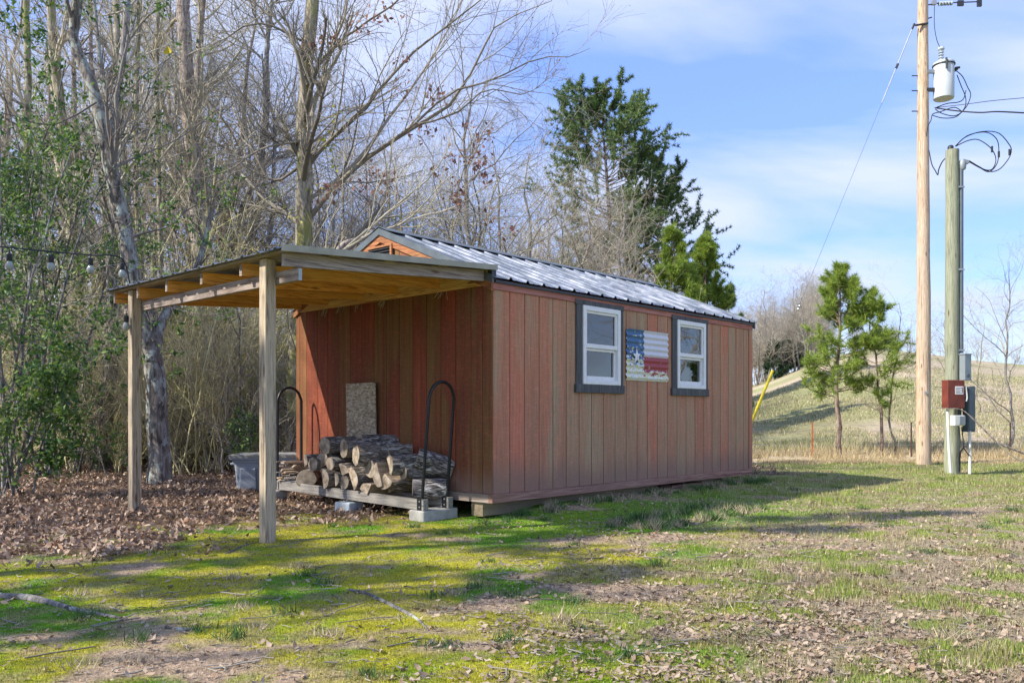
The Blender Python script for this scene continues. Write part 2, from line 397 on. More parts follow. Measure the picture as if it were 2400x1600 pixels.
M['twig_mid'] = m_twig('grey brown branches', (.13,.115,.09), (.36,.33,.27))
M['twig_dk'] = m_twig('dark twigs', (.10,.09,.08), (.26,.235,.21))
def m_leaf(name, cs, rough=.55, trans=.35):
    t = NT(name, rough, .35); r = t.island(); n = t.noise(t.vec((1,1,1), False), .9, 3)
    f = t.math('ADD', t.math('MULTIPLY', r, .65), t.math('MULTIPLY', n, .35))
    c = t.ramp(f, [(.15 + .7*i/(len(cs)-1), q) for i, q in enumerate(cs)])
    t.setin(t.b.inputs['Base Color'], c)
    tl = t.n('ShaderNodeBsdfTranslucent'); t.l(c, tl.inputs[0]); mx_ = t.n('ShaderNodeMixShader'); mx_.inputs[0].default_value = trans
    t.l(t.b.outputs[0], mx_.inputs[1]); t.l(tl.outputs[0], mx_.inputs[2]); t.l(mx_.outputs[0], t.t.nodes['Material Output'].inputs[0])
    return t.m
M['leaf_green'] = m_leaf('evergreen leaves', [(.03,.085,.035), (.07,.16,.035), (.19,.29,.045), (.05,.125,.055)])
M['leaf_yelgreen'] = m_leaf('yellow green leaves', [(.20,.26,.03), (.36,.38,.05), (.45,.36,.03)])
M['leaf_brown'] = m_leaf('dead brown leaves', [(.16,.075,.05), (.26,.13,.09), (.36,.20,.14)], .7)
M['leaf_bud'] = m_leaf('pale buds', [(.20,.19,.07), (.34,.30,.13), (.30,.20,.14)], .7)
M['needle'] = m_leaf('pine needles', [(.065,.13,.05), (.13,.21,.065), (.23,.30,.10)], .5, .3)
M['needle_y'] = m_leaf('bright pine needles', [(.12,.22,.05), (.26,.37,.06), (.44,.50,.09)], .5, .4)
M['needle_d'] = m_leaf('dark cedar foliage', [(.02,.045,.025), (.035,.07,.03), (.05,.09,.04)], .7, .15)
M['litter'] = m_leaf('fallen leaves', [(.10,.07,.05), (.22,.145,.10), (.34,.24,.17), (.48,.37,.28), (.33,.17,.09)], .75, .1)
M['litterpale'] = m_leaf('pale fallen leaves', [(.17,.12,.08), (.29,.215,.15), (.46,.37,.27), (.27,.165,.10)], .75, .1)
def m_vcol(name, rough=.9, fine=True, trans=0):
    t = NT(name, rough, .15)
    a = t.n('ShaderNodeAttribute', attribute_name='Col')
    c = a.outputs['Color']
    if fine:
        n = t.noise(t.vec((1,1,1), False), 38, 5, .7); n2 = t.noise(t.vec((1,1,1), False), 7, 4, .6)
        c = t.mix(1.0, c, t.ramp(n, [(.25, .45), (.5, 1.), (.8, 1.55)]), 'MULTIPLY'); c = t.mix(1.0, c, t.ramp(n2, [(.3, .75), (.7, 1.25)]), 'MULTIPLY')
        t.bump(n, .9, .03)
    else:
        c = t.mix(1.0, c, t.ramp(t.island(), [(0., .6), (1., 1.5)]), 'MULTIPLY')
    t.setin(t.b.inputs['Base Color'], c)
    if trans:
        tl = t.n('ShaderNodeBsdfTranslucent'); t.l(c, tl.inputs[0]); mx_ = t.n('ShaderNodeMixShader'); mx_.inputs[0].default_value = trans
        t.l(t.b.outputs[0], mx_.inputs[1]); t.l(tl.outputs[0], mx_.inputs[2]); t.l(mx_.outputs[0], t.t.nodes['Material Output'].inputs[0])
    return t.m
M['ground'] = m_vcol('ground'); M['blade'] = m_vcol('grass blades', .6, False, .3)
def m_logend():
    t = NT('cut log face', .85, .15)
    n = t.noise(t.vec((1,1,1)), 14, 5, .6)
    w = t.n('ShaderNodeTexWave', wave_type='RINGS', rings_direction='X'); t.l(t.vec((1,1,1), False), w.inputs['Vector']); w.inputs['Scale'].default_value = 32; w.inputs['Distortion'].default_value = 3
    c = t.ramp(n, [(.38, (.17,.135,.10)), (.5, (.36,.30,.23)), (.64, (.54,.47,.37))])
    c = t.mix(t.ramp(w.outputs[0], [(.3, .35), (.7, 0.)]), c, (.22,.15,.10))
    c = t.mix(t.ramp(t.oi.outputs['Random'], [(.2, 0.), (1., .4)]), c, (.28,.24,.20))
    t.bump(n, .4, .004); return t.out(c)
M['logend'] = m_logend()
def m_logbark():
    t = NT('flaky log bark', .95, .1)
    n = t.noise(t.vec((6, 22, 22)), 1.3, 6, .7, 1.5)
    c = t.ramp(n, [(.36, (.03,.027,.025)), (.46, (.14,.125,.115)), (.55, (.32,.29,.265)), (.62, (.75,.74,.72))])
    c = t.mix(t.ramp(t.oi.outputs['Random'], [(.2, 0.), (1., .35)]), c, (.30,.24,.19))
    t.bump(n, 1., .025); return t.out(c)
M['logbark'] = m_logbark()
M['logsplit'] = wood('split wood', [(.3, (.22,.14,.09)), (.5, (.42,.31,.21)), (.8, (.58,.48,.36))], 'x', .8, knot=False)
def m_osb():
    t = NT('strand board', .85, .15)
    vo = t.n('ShaderNodeTexVoronoi'); t.l(t.vec((26, 26, 60), False), vo.inputs['Vector']); vo.inputs['Scale'].default_value = 1; vo.inputs['Randomness'].default_value = 1
    s_ = t.n('ShaderNodeSeparateXYZ'); t.l(vo.outputs['Color'], s_.inputs[0])
    n = t.noise(t.vec((1,1,1), False), 60, 4)
    c = t.ramp(s_.outputs[0], [(.0, (.27,.21,.15)), (.5, (.46,.38,.28)), (1., (.62,.54,.42))])
    c = t.mix(t.ramp(n, [(.4, 0.), (.7, .5)]), c, (.17,.13,.09)); t.bump(s_.outputs[0], .4, .004)
    return t.out(c)
M['osb'] = m_osb()
def m_flag(name, base, lo, hi, th):
    # paint flaked off towards the sheet's lower edge (z in the object's own metres)
    t = NT(name, .55, .35)
    n = t.noise(t.vec((3, 1, 9), False), 4, 5, .65)
    zc = t.n('ShaderNodeSeparateXYZ'); t.l(t.c.outputs['Object'], zc.inputs[0])
    mr = t.n('ShaderNodeMapRange'); t.l(zc.outputs['Z'], mr.inputs[0]); mr.inputs[1].default_value = lo; mr.inputs[2].default_value = hi; mr.inputs[3].default_value = .3; mr.inputs[4].default_value = 0
    k = t.ramp(t.math('ADD', n, mr.outputs[0]), [(th, 0.), (th+.03, 1.)])
    n2 = t.noise(t.vec((1,1,1), False), 30, 3)
    c = t.mix(t.ramp(n2, [(.3, 0.), (.8, .35)]), base, tuple(q*.6 for q in base))
    c = t.mix(k, c, t.ramp(n2, [(.47, (.70,.73,.72)), (.6, (.66,.62,.25))]))
    return t.out(c)

# ------------------------------------------------------------------ ground sheet
def axis_pts(lo, hi, f0, f1, step):
    a = list(np.arange(f0, f1, step)); s = step; p = f1
    while p < hi: a.append(p); s *= 1.12; p += s
    s = step; p = f0 - step; b = []
    while p > lo: b.append(p); s *= 1.15; p -= s
    return np.array(b[::-1] + a)
gx = axis_pts(-400, 600, -6, 8, .055); gy = axis_pts(-120, 900, 2.4, 15, .055)
X, Y = np.meshgrid(gx, gy); xf = X.ravel(); yf = Y.ravel()
V = np.stack([xf, yf, gz(xf, yf)], 1); nx = len(gx); ny = len(gy)
i = np.arange(nx*ny).reshape(ny, nx)
Q = np.stack([i[:-1,:-1], i[:-1,1:], i[1:,1:], i[1:,:-1]], -1).reshape(-1, 4)
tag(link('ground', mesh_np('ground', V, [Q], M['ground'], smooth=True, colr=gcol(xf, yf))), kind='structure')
def gh(x, y): return float(gz(np.array([x]), np.array([y]))[0])
def ghc(x, y): return float(gz(np.array([x]), np.array([y]), False)[0])

rs = np.random.RandomState(3)
def in_shed(x, y, m=-.02):
    dx = x-SH_C[0]; dy = y-SH_C[1]; a = dx*SU[0]+dy*SU[1]; b = dx*SV[0]+dy*SV[1]
    return (a > m) & (a < SL-m) & (b > m) & (b < SW-m)
def scatter(n, ymin, ymax, power=1.0, azmax=.68):
    u_ = rs.rand(n)
    y = ymin*(ymax/ymin)**u_ if power == 1 else (ymin**(1-power)+(u_)*(ymax**(1-power)-ymin**(1-power)))**(1/(1-power))
    x = (rs.rand(n)*2-1)*azmax*y
    return x, y
# grass and moss blades
def blades(x, y, h, w, colr, lean=.5):
    n = len(x); a = rs.rand(n)*2*np.pi; z = gz(x, y) - .002
    ln = rs.rand(n)*lean; b = rs.rand(n)*2*np.pi
    c, s = np.cos(a)*w, np.sin(a)*w
    p0 = np.stack([x-c, y-s, z], 1); p1 = np.stack([x+c, y+s, z], 1)
    p2 = np.stack([x+np.cos(b)*ln*h, y+np.sin(b)*ln*h, z+h], 1)
    V = np.stack([p0, p1, p2], 1).reshape(-1, 3)
    return V, np.arange(n*3).reshape(-1, 3), np.repeat(colr, 3, 0)
x, y = scatter(330000, 2.7, 17, 1.25); k = ~in_shed(x, y); x, y = x[k], y[k]
lit, dirt, moss = masks(x, y); keep = rs.rand(len(x)) < np.clip(1.05 - .95*dirt - .98*lit - .8*bare(x, y), 0, 1); x, y, moss = x[keep], y[keep], moss[keep]
clump = fbm(x, y, 2.2, 3, 77)
tall = (1-moss)*(.3+1.0*ss(.5,.7,clump)); h = (.007+.008*rs.rand(len(x))) + tall*(.012+.022*rs.rand(len(x)))
h *= 1+.04*np.maximum(y-4, 0); w = (.0013+.0014*rs.rand(len(x)))*(1+.16*np.maximum(y-3, 0))
c = gcol(x, y)*1.15; dry = rs.rand(len(x)) < .14*(1-moss)+.03; c[dry] = np.array([.46,.38,.24]); c = c*(.75+.5*rs.rand(len(x), 1))
V, T, CC = blades(x, y, h, w, np.clip(c,0,1))
tag(link('grass', mesh_np('grass', V, [T], M['blade'], colr=CC)), 'short patchy lawn grass and moss around the shed', 'grass', kind='stuff')
# taller tufts along walls and spots
tx = []; 
for k in range(90):
    yy = 2.9*(14/2.9)**rnd.random(); xx = (rnd.random()*1.3-.55)*yy*.95; tx.append((xx, yy, .03+.04*rnd.random()))
for k in range(50):
    a = rnd.random()*2.2; b = -rnd.random()*.55-.9; p = SH_C+SU*(a+.3)+SV*b; tx.append((p[0], p[1], .05+.05*rnd.random()))
for k in range(70):
    a = rnd.random()*5; b = -rnd.random()*.25-.02; p = SH_C+SU*(a)+SV*b; tx.append((p[0], p[1], .04+.05*rnd.random()))
P = np.repeat(np.array(tx), 55, 0); off = rs.randn(len(P), 2)*.035; x = P[:,0]+off[:,0]; y = P[:,1]+off[:,1]
k = ~in_shed(x, y) & (masks(x, y)[0] < .5); x, y, P = x[k], y[k], P[k]
dry = (np.sin(P[:,0]*37.7) > .25); c = np.where(dry[:,None], np.array([.42,.35,.24]), np.array([.085,.16,.05]))*(.7+.6*rs.rand(len(x),1))
V, T, CC = blades(x, y, P[:,2]*(.5+.8*rs.rand(len(x))), .0022*np.ones(len(x))*(1+.1*y), np.clip(c,0,1), 1.3)
tag(link('grass_tufts', mesh_np('grass_tufts', V, [T], M['blade'], colr=CC)), 'dry and green grass tufts on the lawn', 'grass', kind='stuff')
# dry strip by the fence and rough field grass
y = 16+rs.rand(70000)**1.6*30; x = y*(.22+rs.rand(70000)*.45)
m_ = (fbm(x, y, .7, 3, 5) > .36) ; x, y = x[m_], y[m_]
c = np.where((y[:,None] < 19), np.array([.47,.38,.22]), np.where(rs.rand(len(x),1) < .6, np.array([.50,.42,.28]), np.array([.25,.29,.10])))*(.7+.5*rs.rand(len(x),1))
hh = np.where(y < 17.6, .06, np.where(y < 20, .20, .10))*(.4+.8*rs.rand(len(x)))
V, T, CC = blades(x, y, hh, .006*np.ones(len(x))*(y/16), np.clip(c,0,1), .7)
tag(link('field_grass', mesh_np('field_grass', V, [T], M['blade'], colr=CC)), 'rough dry grass along the wire fence and field', 'grass', kind='stuff')

def leaves(x, y, s, zoff=.004, flat=.35):
    n = len(x); a = rs.rand(n)*2*np.pi; z = gz(x, y)+zoff+rs.rand(n)*(.012+.02*(flat > .5))
    t = np.stack([np.cos(a), np.sin(a), rs.randn(n)*flat], 1); t = unit(t)
    b = unit(np.cross(t, np.stack([rs.randn(n)*flat, rs.randn(n)*flat, np.ones(n)], 1))); nrm = np.cross(b, t)
    c = np.stack([x, y, z], 1); s = s[:, None]
    k1, k2 = (rs.rand(2, n, 1)-.3)*.5
    p = [c-t*s*.5+nrm*s*k1, c-t*s*.18+b*s*.24+nrm*s*k2*.5, c+t*s*.2+b*s*.2, c+t*s*.55+nrm*s*k2, c+t*s*.15-b*s*.22+nrm*s*k1*.4, c-t*s*.22-b*s*.2, c]
    V = np.stack(p, 1).reshape(-1, 3); k = np.arange(n)[:, None]*7
    F3 = np.concatenate([k+np.array([[6, q, (q+1) % 6]]) for q in range(6)])
    return V, F3
x, y = scatter(150000, 2.9, 24, 1.1, .72); k = ~in_shed(x, y); x, y = x[k], y[k]
lit, dirt, moss = masks(x, y); kk = rs.rand(len(x)) < lit*.75; xl, yl = x[kk], y[kk]
V, T = leaves(xl, yl, .016+.055*rs.rand(len(xl))**1.5, flat=.9)
tag(link('leaf_litter', mesh_np('leaf_litter', V, [T], M['litter'])), 'brown fallen leaves carpeting the edge of the woods', 'leaf litter', kind='stuff')
cl = fbm(x, y*1.4, 3.2, 4, 123); kk = (rs.rand(len(x)) < (.5*ss(.38,.70,cl)+.45*bare(x, y)+.6*dirt)*(1-lit)*(.16+.84*ss(-1.0,1.2,x)) + .012) & (y < 13); x2, y2 = x[kk], y[kk]
V, T = leaves(x2, y2, .010+.034*rs.rand(len(x2))**2.4, flat=.4)
tag(link('scattered_leaves', mesh_np('scattered_leaves', V, [T], M['litterpale'])), 'pale dead leaves scattered over the lawn', 'fallen leaves', kind='stuff')

n = 900; x, y = scatter(n, 3, 14, 1.0, .66); k = ~in_shed(x, y); x, y = x[k], y[k]; n = len(x); a = rs.rand(n)*6.28; ln = .04+.22*rs.rand(n)**3
P = np.zeros((n, 4, 3))
for j in range(4):
    xx = x+np.cos(a+.3*j*rs.randn(n)*.3)*ln*j/3; yy = y+np.sin(a)*ln*j/3; P[:, j] = np.stack([xx, yy, gz(xx, yy)+.006+.006*rs.rand(n)], 1)
V, Q = tubes(P, (.0015+.0022*rs.rand(n))[:, None]*np.ones((n, 4)), 4)
tag(link('fallen_twigs', mesh_np('fallen_twigs', V, [Q], M['twig_mid'])), 'small broken twigs strewn over lawn and leaf litter', 'twigs', kind='stuff')

# ------------------------------------------------------------------ shed
shed = empty('shed', (SH_C[0], SH_C[1], 0), SA, 'small rust red wooden shed with vertical siding and silver metal roof', 'shed')
Z0, Z1 = .234, 2.142; FZ = 2.062
wins = [(1.266, 1.903), (3.036, 3.673)]; WZ0, WZ1 = 1.251, 2.042
# wall cores
m = MB(); xs = [.02] + [q for w_ in wins for q in w_] + [SL-.02]
for i in range(0, len(xs), 2): m.box(xs[i], xs[i+1], .004, .07, Z0, 2.14)
for a, b in wins: m.box(a, b, .004, .07, Z0, WZ0); m.box(a, b, .004, .07, WZ1, 2.14)
m.build('wall', M['groove'], shed)
m = MB(); m.add([(0.004,.0041,Z0),(0.004,SW-.004,Z0),(0.004,SW-.004,2.14),(0.004,SW/2,2.14+.41*SW/2),(0.004,.0041,2.14),
                 (0.019,.0041,Z0),(0.019,SW-.004,Z0),(0.019,SW-.004,2.14),(0.019,SW/2,2.14+.41*SW/2),(0.019,.0041,2.14)],
    [(4,3,2,1,0),(5,6,7,8,9),(0,1,6,5),(1,2,7,6),(2,3,8,7),(3,4,9,8),(4,0,5,9)])
m.build('wall', M['groove'], shed)
m = MB(); m.add([(SL-.019,.0041,Z0),(SL-.019,SW-.004,Z0),(SL-.019,SW-.004,2.14),(SL-.019,SW/2,2.14+.41*SW/2),(SL-.019,.0041,2.14),
                 (SL,.0041,Z0),(SL,SW-.004,Z0),(SL,SW-.004,2.14),(SL,SW/2,2.14+.41*SW/2),(SL,.0041,2.14)],
    [(4,3,2,1,0),(5,6,7,8,9),(0,1,6,5),(1,2,7,6),(2,3,8,7),(3,4,9,8),(4,0,5,9)])
m.build('wall', M['groove'], shed)
MB().box(.02, SL-.02, SW-.07, SW-.004, Z0, 2.14).build('wall', M['side_front'], shed)
MB().box(.07, SL-.07, .07, SW-.07, .24, .26).build('floor', M['dark'], shed)
MB().box(.1, SL-.1, .75, .78, .26, 2.1).build('inner_wall', M['dark'], shed)
# front planks
G = [0.0] + [.218+.2032*k for k in range(23)] + [SL-.09]
def plank(x0, x1):
    m = MB(); p = .005
    def pc(a, b, za, zb):
        if b-a > .004: m.box(a, b, -.011, .0035, za, zb)
    cuts = [(a, b) for a, b in wins if a < x1-p and b > x0+p]
    if not cuts: pc(x0+p, x1-p, Z0+.002, FZ-.002)
    for a, b in cuts:
        pc(x0+p, min(a, x1-p), Z0+.002, FZ-.002); pc(max(b, x0+p), x1-p, Z0+.002, FZ-.002)
        pc(max(a, x0+p), min(b, x1-p), Z0+.002, WZ0)
    cx = (x0+x1)/2; m.v = [(v[0]-cx, v[1], v[2]) for v in m.v]
    return m.build('siding_plank', M['side_front'], shed, loc=(cx, 0, 0))
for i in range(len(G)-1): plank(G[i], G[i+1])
for xa, xb in ((SL-.088, SL+.002),): MB().box(xa, xb, -.022, .0038, Z0+.002, FZ-.002).build('corner_board', M['side_front'], shed)
# end planks (follow the gable)
GE = [0.0, .11, .258] + [.258+.2032*k for k in range(1, 14)] + [SW-.075, SW]
def ztop(yv): return 2.13 + .41*min(yv, SW-yv)
for i in range(len(GE)-1):
    y0, y1 = GE[i]+.0035, GE[i+1]-.0035; cy = (y0+y1)/2
    if i == 0: y0 = .0
    ys = [y0, y1] if not (y0 < SW/2 < y1) else [y0, SW/2, y1]
    m = MB()
    for a, b in zip(ys[:-1], ys[1:]):
        lo = [(-.011,a-cy,Z0+.002),(.0035,a-cy,Z0+.002),(.0035,b-cy,Z0+.002),(-.011,b-cy,Z0+.002)]
        hi = [(-.011,a-cy,ztop(a)),(.0035,a-cy,ztop(a)),(.0035,b-cy,ztop(b)),(-.011,b-cy,ztop(b))]
        m.hexa(lo, hi)
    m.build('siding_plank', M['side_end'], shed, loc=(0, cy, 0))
MB().box(-.012, SL+.003, -.024, .003, FZ, 2.15).build('frieze_board', M['trim_red'], shed)
MB().box(-.030, SL-.03, -.030, .02, .160, Z0).build('skirt_board', M['skirt'], shed)
MB().box(-.030, .0, .021, SW, .160, Z0).build('skirt_board', M['grey_y'], shed)
for yy in (.12, SW/2, SW-.3):
    MB().box(.0 if yy < .2 else .3, 2.6, yy, yy+.14, .03, .158).build('skid', M['skid'], shed)
MB().box(2.62, 4.6, .25, .34, .06, .157).build('skid', M['skid'], shed)
for a, b in ((3.2, 3.6),): MB().box(a+.02, b, .06, .118, -.02, .07).build('foundation_block', M['concrete'], shed, bevel=.006)
MB().box(3.0, 3.9, .02, .2, .05, .085).build('shim_board', M['skid'], shed)
MB().box(3.05, 3.8, .04, .2, .09, .12).build('shim_board', M['skirt'], shed)
# windows
for a, b in wins:
    w_ = empty('window', ((a+b)/2, 0, 0)); w_.parent = shed
    hw = (b-a)/2
    def cs(n_, x0, x1, z0, z1, y0=-.036, mat='casing'): return MB().box(x0, x1, y0, -.0115, z0, z1).build(n_, M[mat], w_, bevel=.003)
    cs('casing_board', -hw-.11, hw+.075, WZ1, WZ1+.048); cs('casing_board', -hw-.115, hw+.08, WZ0-.085, WZ0, -.042)
    cs('casing_board', -hw-.095, -hw, WZ0, WZ1, -.032); cs('casing_board', hw, hw+.065, WZ0, WZ1, -.032)
    f = MB()
    f.box(-hw, -hw+.05, -.045, .02, WZ0, WZ1); f.box(hw-.05, hw, -.045, .02, WZ0, WZ1)
    f.box(-hw+.05, hw-.05, -.045, .02, WZ1-.05, WZ1); f.box(-hw+.05, hw-.05, -.045, .02, WZ0, WZ0+.045)
    f.build('window_frame', M['vinyl'], w_, bevel=.004)
    zm = 1.64
    s = MB(); s.box(-hw+.05, -hw+.075, -.03, .018, zm, WZ1-.05); s.box(hw-.075, hw-.05, -.03, .018, zm, WZ1-.05)
    s.box(-hw+.075, hw-.075, -.03, .018, WZ1-.075, WZ1-.05); s.box(-hw+.05, hw-.05, -.038, .018, zm-.022, zm+.022)
    s.build('upper_sash', M['vinyl'], w_, bevel=.003)
    s = MB(); s.box(-hw+.05, -hw+.08, -.016, .017, WZ0+.045, zm-.023); s.box(hw-.08, hw-.05, -.016, .017, WZ0+.045, zm-.023)
    s.box(-hw+.08, hw-.08, -.022, .017, WZ0+.045, WZ0+.085); s.box(-hw+.08, hw-.08, -.019, .017, zm-.05, zm-.023)
    s.build('lower_sash', M['vinyl'], w_, bevel=.003)
    MB().box(-hw+.075, hw-.075, -.012, -.008, zm+.022, WZ1-.075).build('pane', M['glass'], w_)
    MB().box(-hw+.08, hw-.08, .003, .007, WZ0+.085, zm-.05).build('pane', M['glass'], w_)
    MB().box(hw-.17, hw-.06, .075, .08, WZ0, WZ1).build('curtain', M['blind'], w_)
# gable trim, vent
def rake(parent, x0, x1, yo, off0, off1, mat, name, side):
    # board following the roof slope; off = below roof line
    ya, yb = (-yo, SW/2) if side > 0 else (SW+yo, SW/2)
    zf = lambda yy: 2.172 + .409*(min(yy, SW-yy))
    m = MB(); lo = []; hi = []
    for (xx, yy) in ((x0, ya), (x1, ya), (x1, yb), (x0, yb)):
        lo.append((xx, yy, zf(yy)-off0)); hi.append((xx, yy, zf(yy)-off1))
    return m.hexa(lo, hi).build(name, M[mat], parent)
for s_ in (1, -1):
    rake(shed, -.034, -.012, .02, .115, .02, 'trim_gable', 'rake_board', s_)
    rake(shed, -.05, -.036, .05, .042, -.026, 'raketrim', 'rake_trim', s_)
    rake(shed, SL+.004, SL+.03, .05, .08, -.026, 'raketrim', 'rake_trim', s_)
vent = empty('gable_vent', (-.012, SW/2, 2.535)); vent.parent = shed
MB().box(-.012, 0, -.2, .2, -.14, .12).build('vent_back', M['dark'], vent)
for k in range(8):
    z = -.12+.03*k; MB().hexa([(-.035,-.17,z-.012),(-.014,-.17,z+.004),(-.014,.17,z+.004),(-.035,.17,z-.012)],
        [(-.035,-.17,z-.008),(-.014,-.17,z+.008),(-.014,.17,z+.008),(-.035,.17,z-.008)]).build('louvre', M['darkmetal'], vent)
f = MB(); f.box(-.034,-.013,-.2,-.172,-.14,.12); f.box(-.034,-.013,.172,.2,-.14,.12); f.box(-.034,-.013,-.172,.172,.1,.12); f.build('vent_frame', M['trim_gable'], vent)
# ribbed metal roof panels
def rib_profile(x0, x1, ribs):
    p = [(x0, 0)]
    for r in ribs:
        p += [(r-.026, 0), (r-.012, .02), (r+.012, .02), (r+.026, 0)]
        for q in (.075, .15):
            if r+q+.02 < x1: p += [(r+q-.01, 0), (r+q, .004), (r+q+.01, 0)]
    p += [(x1, 0)]; return p
def sheet(prof, along, p0, p1, th=.0012):
    """extrude profile [(s,h)] from line p0 to p1 functions (s,h)->point"""
    n = len(prof); vs_ = [p0(s, h) for s, h in prof]+[p1(s, h) for s, h in prof]
    dn = [(v[0], v[1], v[2]-th*3) for v in vs_]
    fs = [(i, i+1, n+i+1, n+i) for i in range(n-1)] + [(2*n+i, 3*n+i, 3*n+i+1, 2*n+i+1) for i in range(n-1)]
    fs += [(i, 2*n+i, 2*n+i+1, i+1) for i in range(n-1)] + [(n+i, n+i+1, 3*n+i+1, 3*n+i) for i in range(n-1)]
    fs += [(0, n, 3*n, 2*n), (n-1, 3*n-1, 4*n-1, 2*n-1)]
    return MB().add(vs_+dn, fs)
allr = [.176+.2286*k for k in range(-1, 22) if -.03 < .176+.2286*k < SL+.03]
edges = [-.045] + [.405+.9144*k-.11 for k in range(0, 6)][0:] 
edges = [e for e in edges if e < SL] + [SL+.045]
for i in range(len(edges)-1):
    a, b = edges[i], edges[i+1]-.002
    rb = [r for r in allr if a+.03 < r < b-.03]
    if b-a < .05: continue
    for s_ in (1, -1):
        yE = -.065 if s_ > 0 else SW+.065; zE = 2.185-.409*.065; zR = 2.185+.409*SW/2
        j = rnd.uniform(-.002, .002)
        sheet(rib_profile(a, b, rb), None, lambda s, h: (s, yE, zE+h+j), lambda s, h: (s, SW/2, zR+h+j)).build('roof_panel', M['roof'], shed)
m = MB(); zR = 2.185+.409*SW/2
for s_ in (1, -1):
    y1 = SW/2 - s_*.16
    m.hexa([(-.055, SW/2, zR+.026),(SL+.055, SW/2, zR+.026),(SL+.055, y1, zR-.409*.16+.024),(-.055, y1, zR-.409*.16+.024)],
           [(-.055, SW/2, zR+.031),(SL+.055, SW/2, zR+.031),(SL+.055, y1, zR-.409*.16+.029),(-.055, y1, zR-.409*.16+.029)])
m.build('ridge_cap', M['raketrim'], shed)
MB().box(0, SL, -.045, -.025, 2.118, 2.142).build('eave_strip', M['darkmetal'], shed)
# ------------------------------------------------------------------ flag sign on the wall
fl = empty('metal_flag_sign', tuple(SH_C)+(0,), SA, 'corrugated metal flag sign with white star hung between the two windows', 'flag sign')
fx0, fx1, fz0, fz1 = 2.028, 2.848, 1.315, 1.866
M['flag_blue'] = m_flag('flag blue', (.065,.15,.29), -.27, .10, .60); M['flag_white'] = m_flag('flag white', (.66,.66,.70), -2, -1, .9); M['flag_red'] = m_flag('flag red', (.36,.065,.075), -.11, .04, .62)
def wavy(x0, x1, z0, z1, mat, name, oz):
    n = max(8, int((z1-z0)/.006)); vs_ = []; fs = []
    for k in range(n+1):
        z = z0+(z1-z0)*k/n; d = .008*math.cos((z-fz0)/(fz1-fz0)*2*math.pi*8.5); e = .003*math.sin(z*70)
        for xx in (x0-e if x0 == fx0 else x0, x1+e if x1 == fx1 else x1):
            vs_ += [(xx, -.028+d, z-oz), (xx, -.0255+d, z-oz)]
    for k in range(n):
        a = k*4; b = a+4
        fs += [(a, a+2, b+2, b), (a+1, b+1, b+3, a+3), (a, b, b+1, a+1), (a+2, a+3, b+3, b+2)]
    fs += [(0, 1, 3, 2), (4*n, 4*n+2, 4*n+3, 4*n+1)]
    return MB().add(vs_, fs).build(name, M[mat], fl, smooth=True, loc=(0, 0, oz))
xm = fx0+.33; zm_ = fz0+.265
wavy(fx0, xm, fz0, fz1, 'flag_blue', 'blue_field', 1.59); wavy(xm, fx1, zm_, fz1, 'flag_white', 'white_stripe', 1.58); wavy(xm, fx1, fz0, zm_-.001, 'flag_red', 'red_stripe', 1.43)
st = []; 
for k in range(10):
    r = .085 if k % 2 == 0 else .034; a = math.pi/2+k*math.pi/5+.05; st.append((xm-.155+r*.85*math.cos(a), -.038, 1.575+r*math.sin(a)))
MB().add(st+[(p[0], -.047+(.0 if i % 2 else .004), p[2]) for i, p in enumerate(st)]+[(xm-.155, -.058, 1.575)], [tuple((i, (i+1) % 10, 10+(i+1) % 10, 10+i)) for i in range(10)]+[(10+i, 10+(i+1) % 10, 20) for i in range(10)]+[tuple(range(10))[::-1]]).build('star', M['paper'], fl)

# ------------------------------------------------------------------ lean-to canopy (local x = -t)
lt = empty('lean_to_canopy', tuple(SH_C)+(0,), SA, 'open wooden lean-to roof on two timber posts, attached to the shed end wall', 'lean-to')
J = [.055, .665, 1.275, 1.875, 2.46, 2.97]
jt = lambda t: 2.233 - .0644*t
for i, s0 in enumerate(J):
    t0, t1 = .03, 2.07+rnd.uniform(-.015, .01)
    hh = .094
    o = MB().hexa([(-t1,s0,jt(t1)-hh),(-t0,s0,jt(t0)-hh),(-t0,s0+.038,jt(t0)-hh),(-t1,s0+.038,jt(t1)-hh)],
              [(-t1,s0,jt(t1)),(-t0,s0,jt(t0)),(-t0,s0+.038,jt(t0)),(-t1,s0+.038,jt(t1))]).build('joist', M['grey_x' if i == 0 else 'joist'], lt, bevel=.002)
    if i == 0: o['label'] = 'weathered grey outer joist'
    if i:
        MB().box(-t1-.003, -t1, s0, s0+.038, jt(t1)-hh, jt(t1)).build('joist_end', M['grey_y'], lt)
for t0 in (.05, .56, 1.13, 1.65, 2.045):
    zt = jt(t0)+.001
    MB().hexa([(-t0-.045,-.0,jt(t0+.045)+.001),(-t0+.045,-.0,jt(t0-.045)+.001),(-t0+.045,3.06,jt(t0-.045)+.001),(-t0-.045,3.06,jt(t0+.045)+.001)],
          [(-t0-.045,-.0,jt(t0+.045)+.02),(-t0+.045,-.0,jt(t0-.045)+.02),(-t0+.045,3.06,jt(t0-.045)+.02),(-t0-.045,3.06,jt(t0+.045)+.02)]).build('purlin', M['purlin'], lt)
MB().box(-.029, -.0125, .0, SW, 2.10, 2.232).build('ledger_board', M['ledger'], lt)
MB().box(-1.965, -1.925, .05, 3.06, 1.915, 2.006).build('beam', M['grey_y'], lt, bevel=.003)
MB().box(-1.958, -1.93, .046, .049, 1.918, 2.003).build('beam_end', M['foam'], lt)
for s0 in (.375, 2.695):
    wx, wy = SH_C - SU*2.01 + SV*s0
    MB().box(-2.056, -1.967, s0-.0445, s0+.0445, gh(wx, wy)-.15, jt(2.01)-.004).build('post', M['post'], lt, bevel=.004)
MB().box(-.035, .02, -.03, .02, 2.142, 2.235).build('joist_hanger', M['darkmetal'], lt)
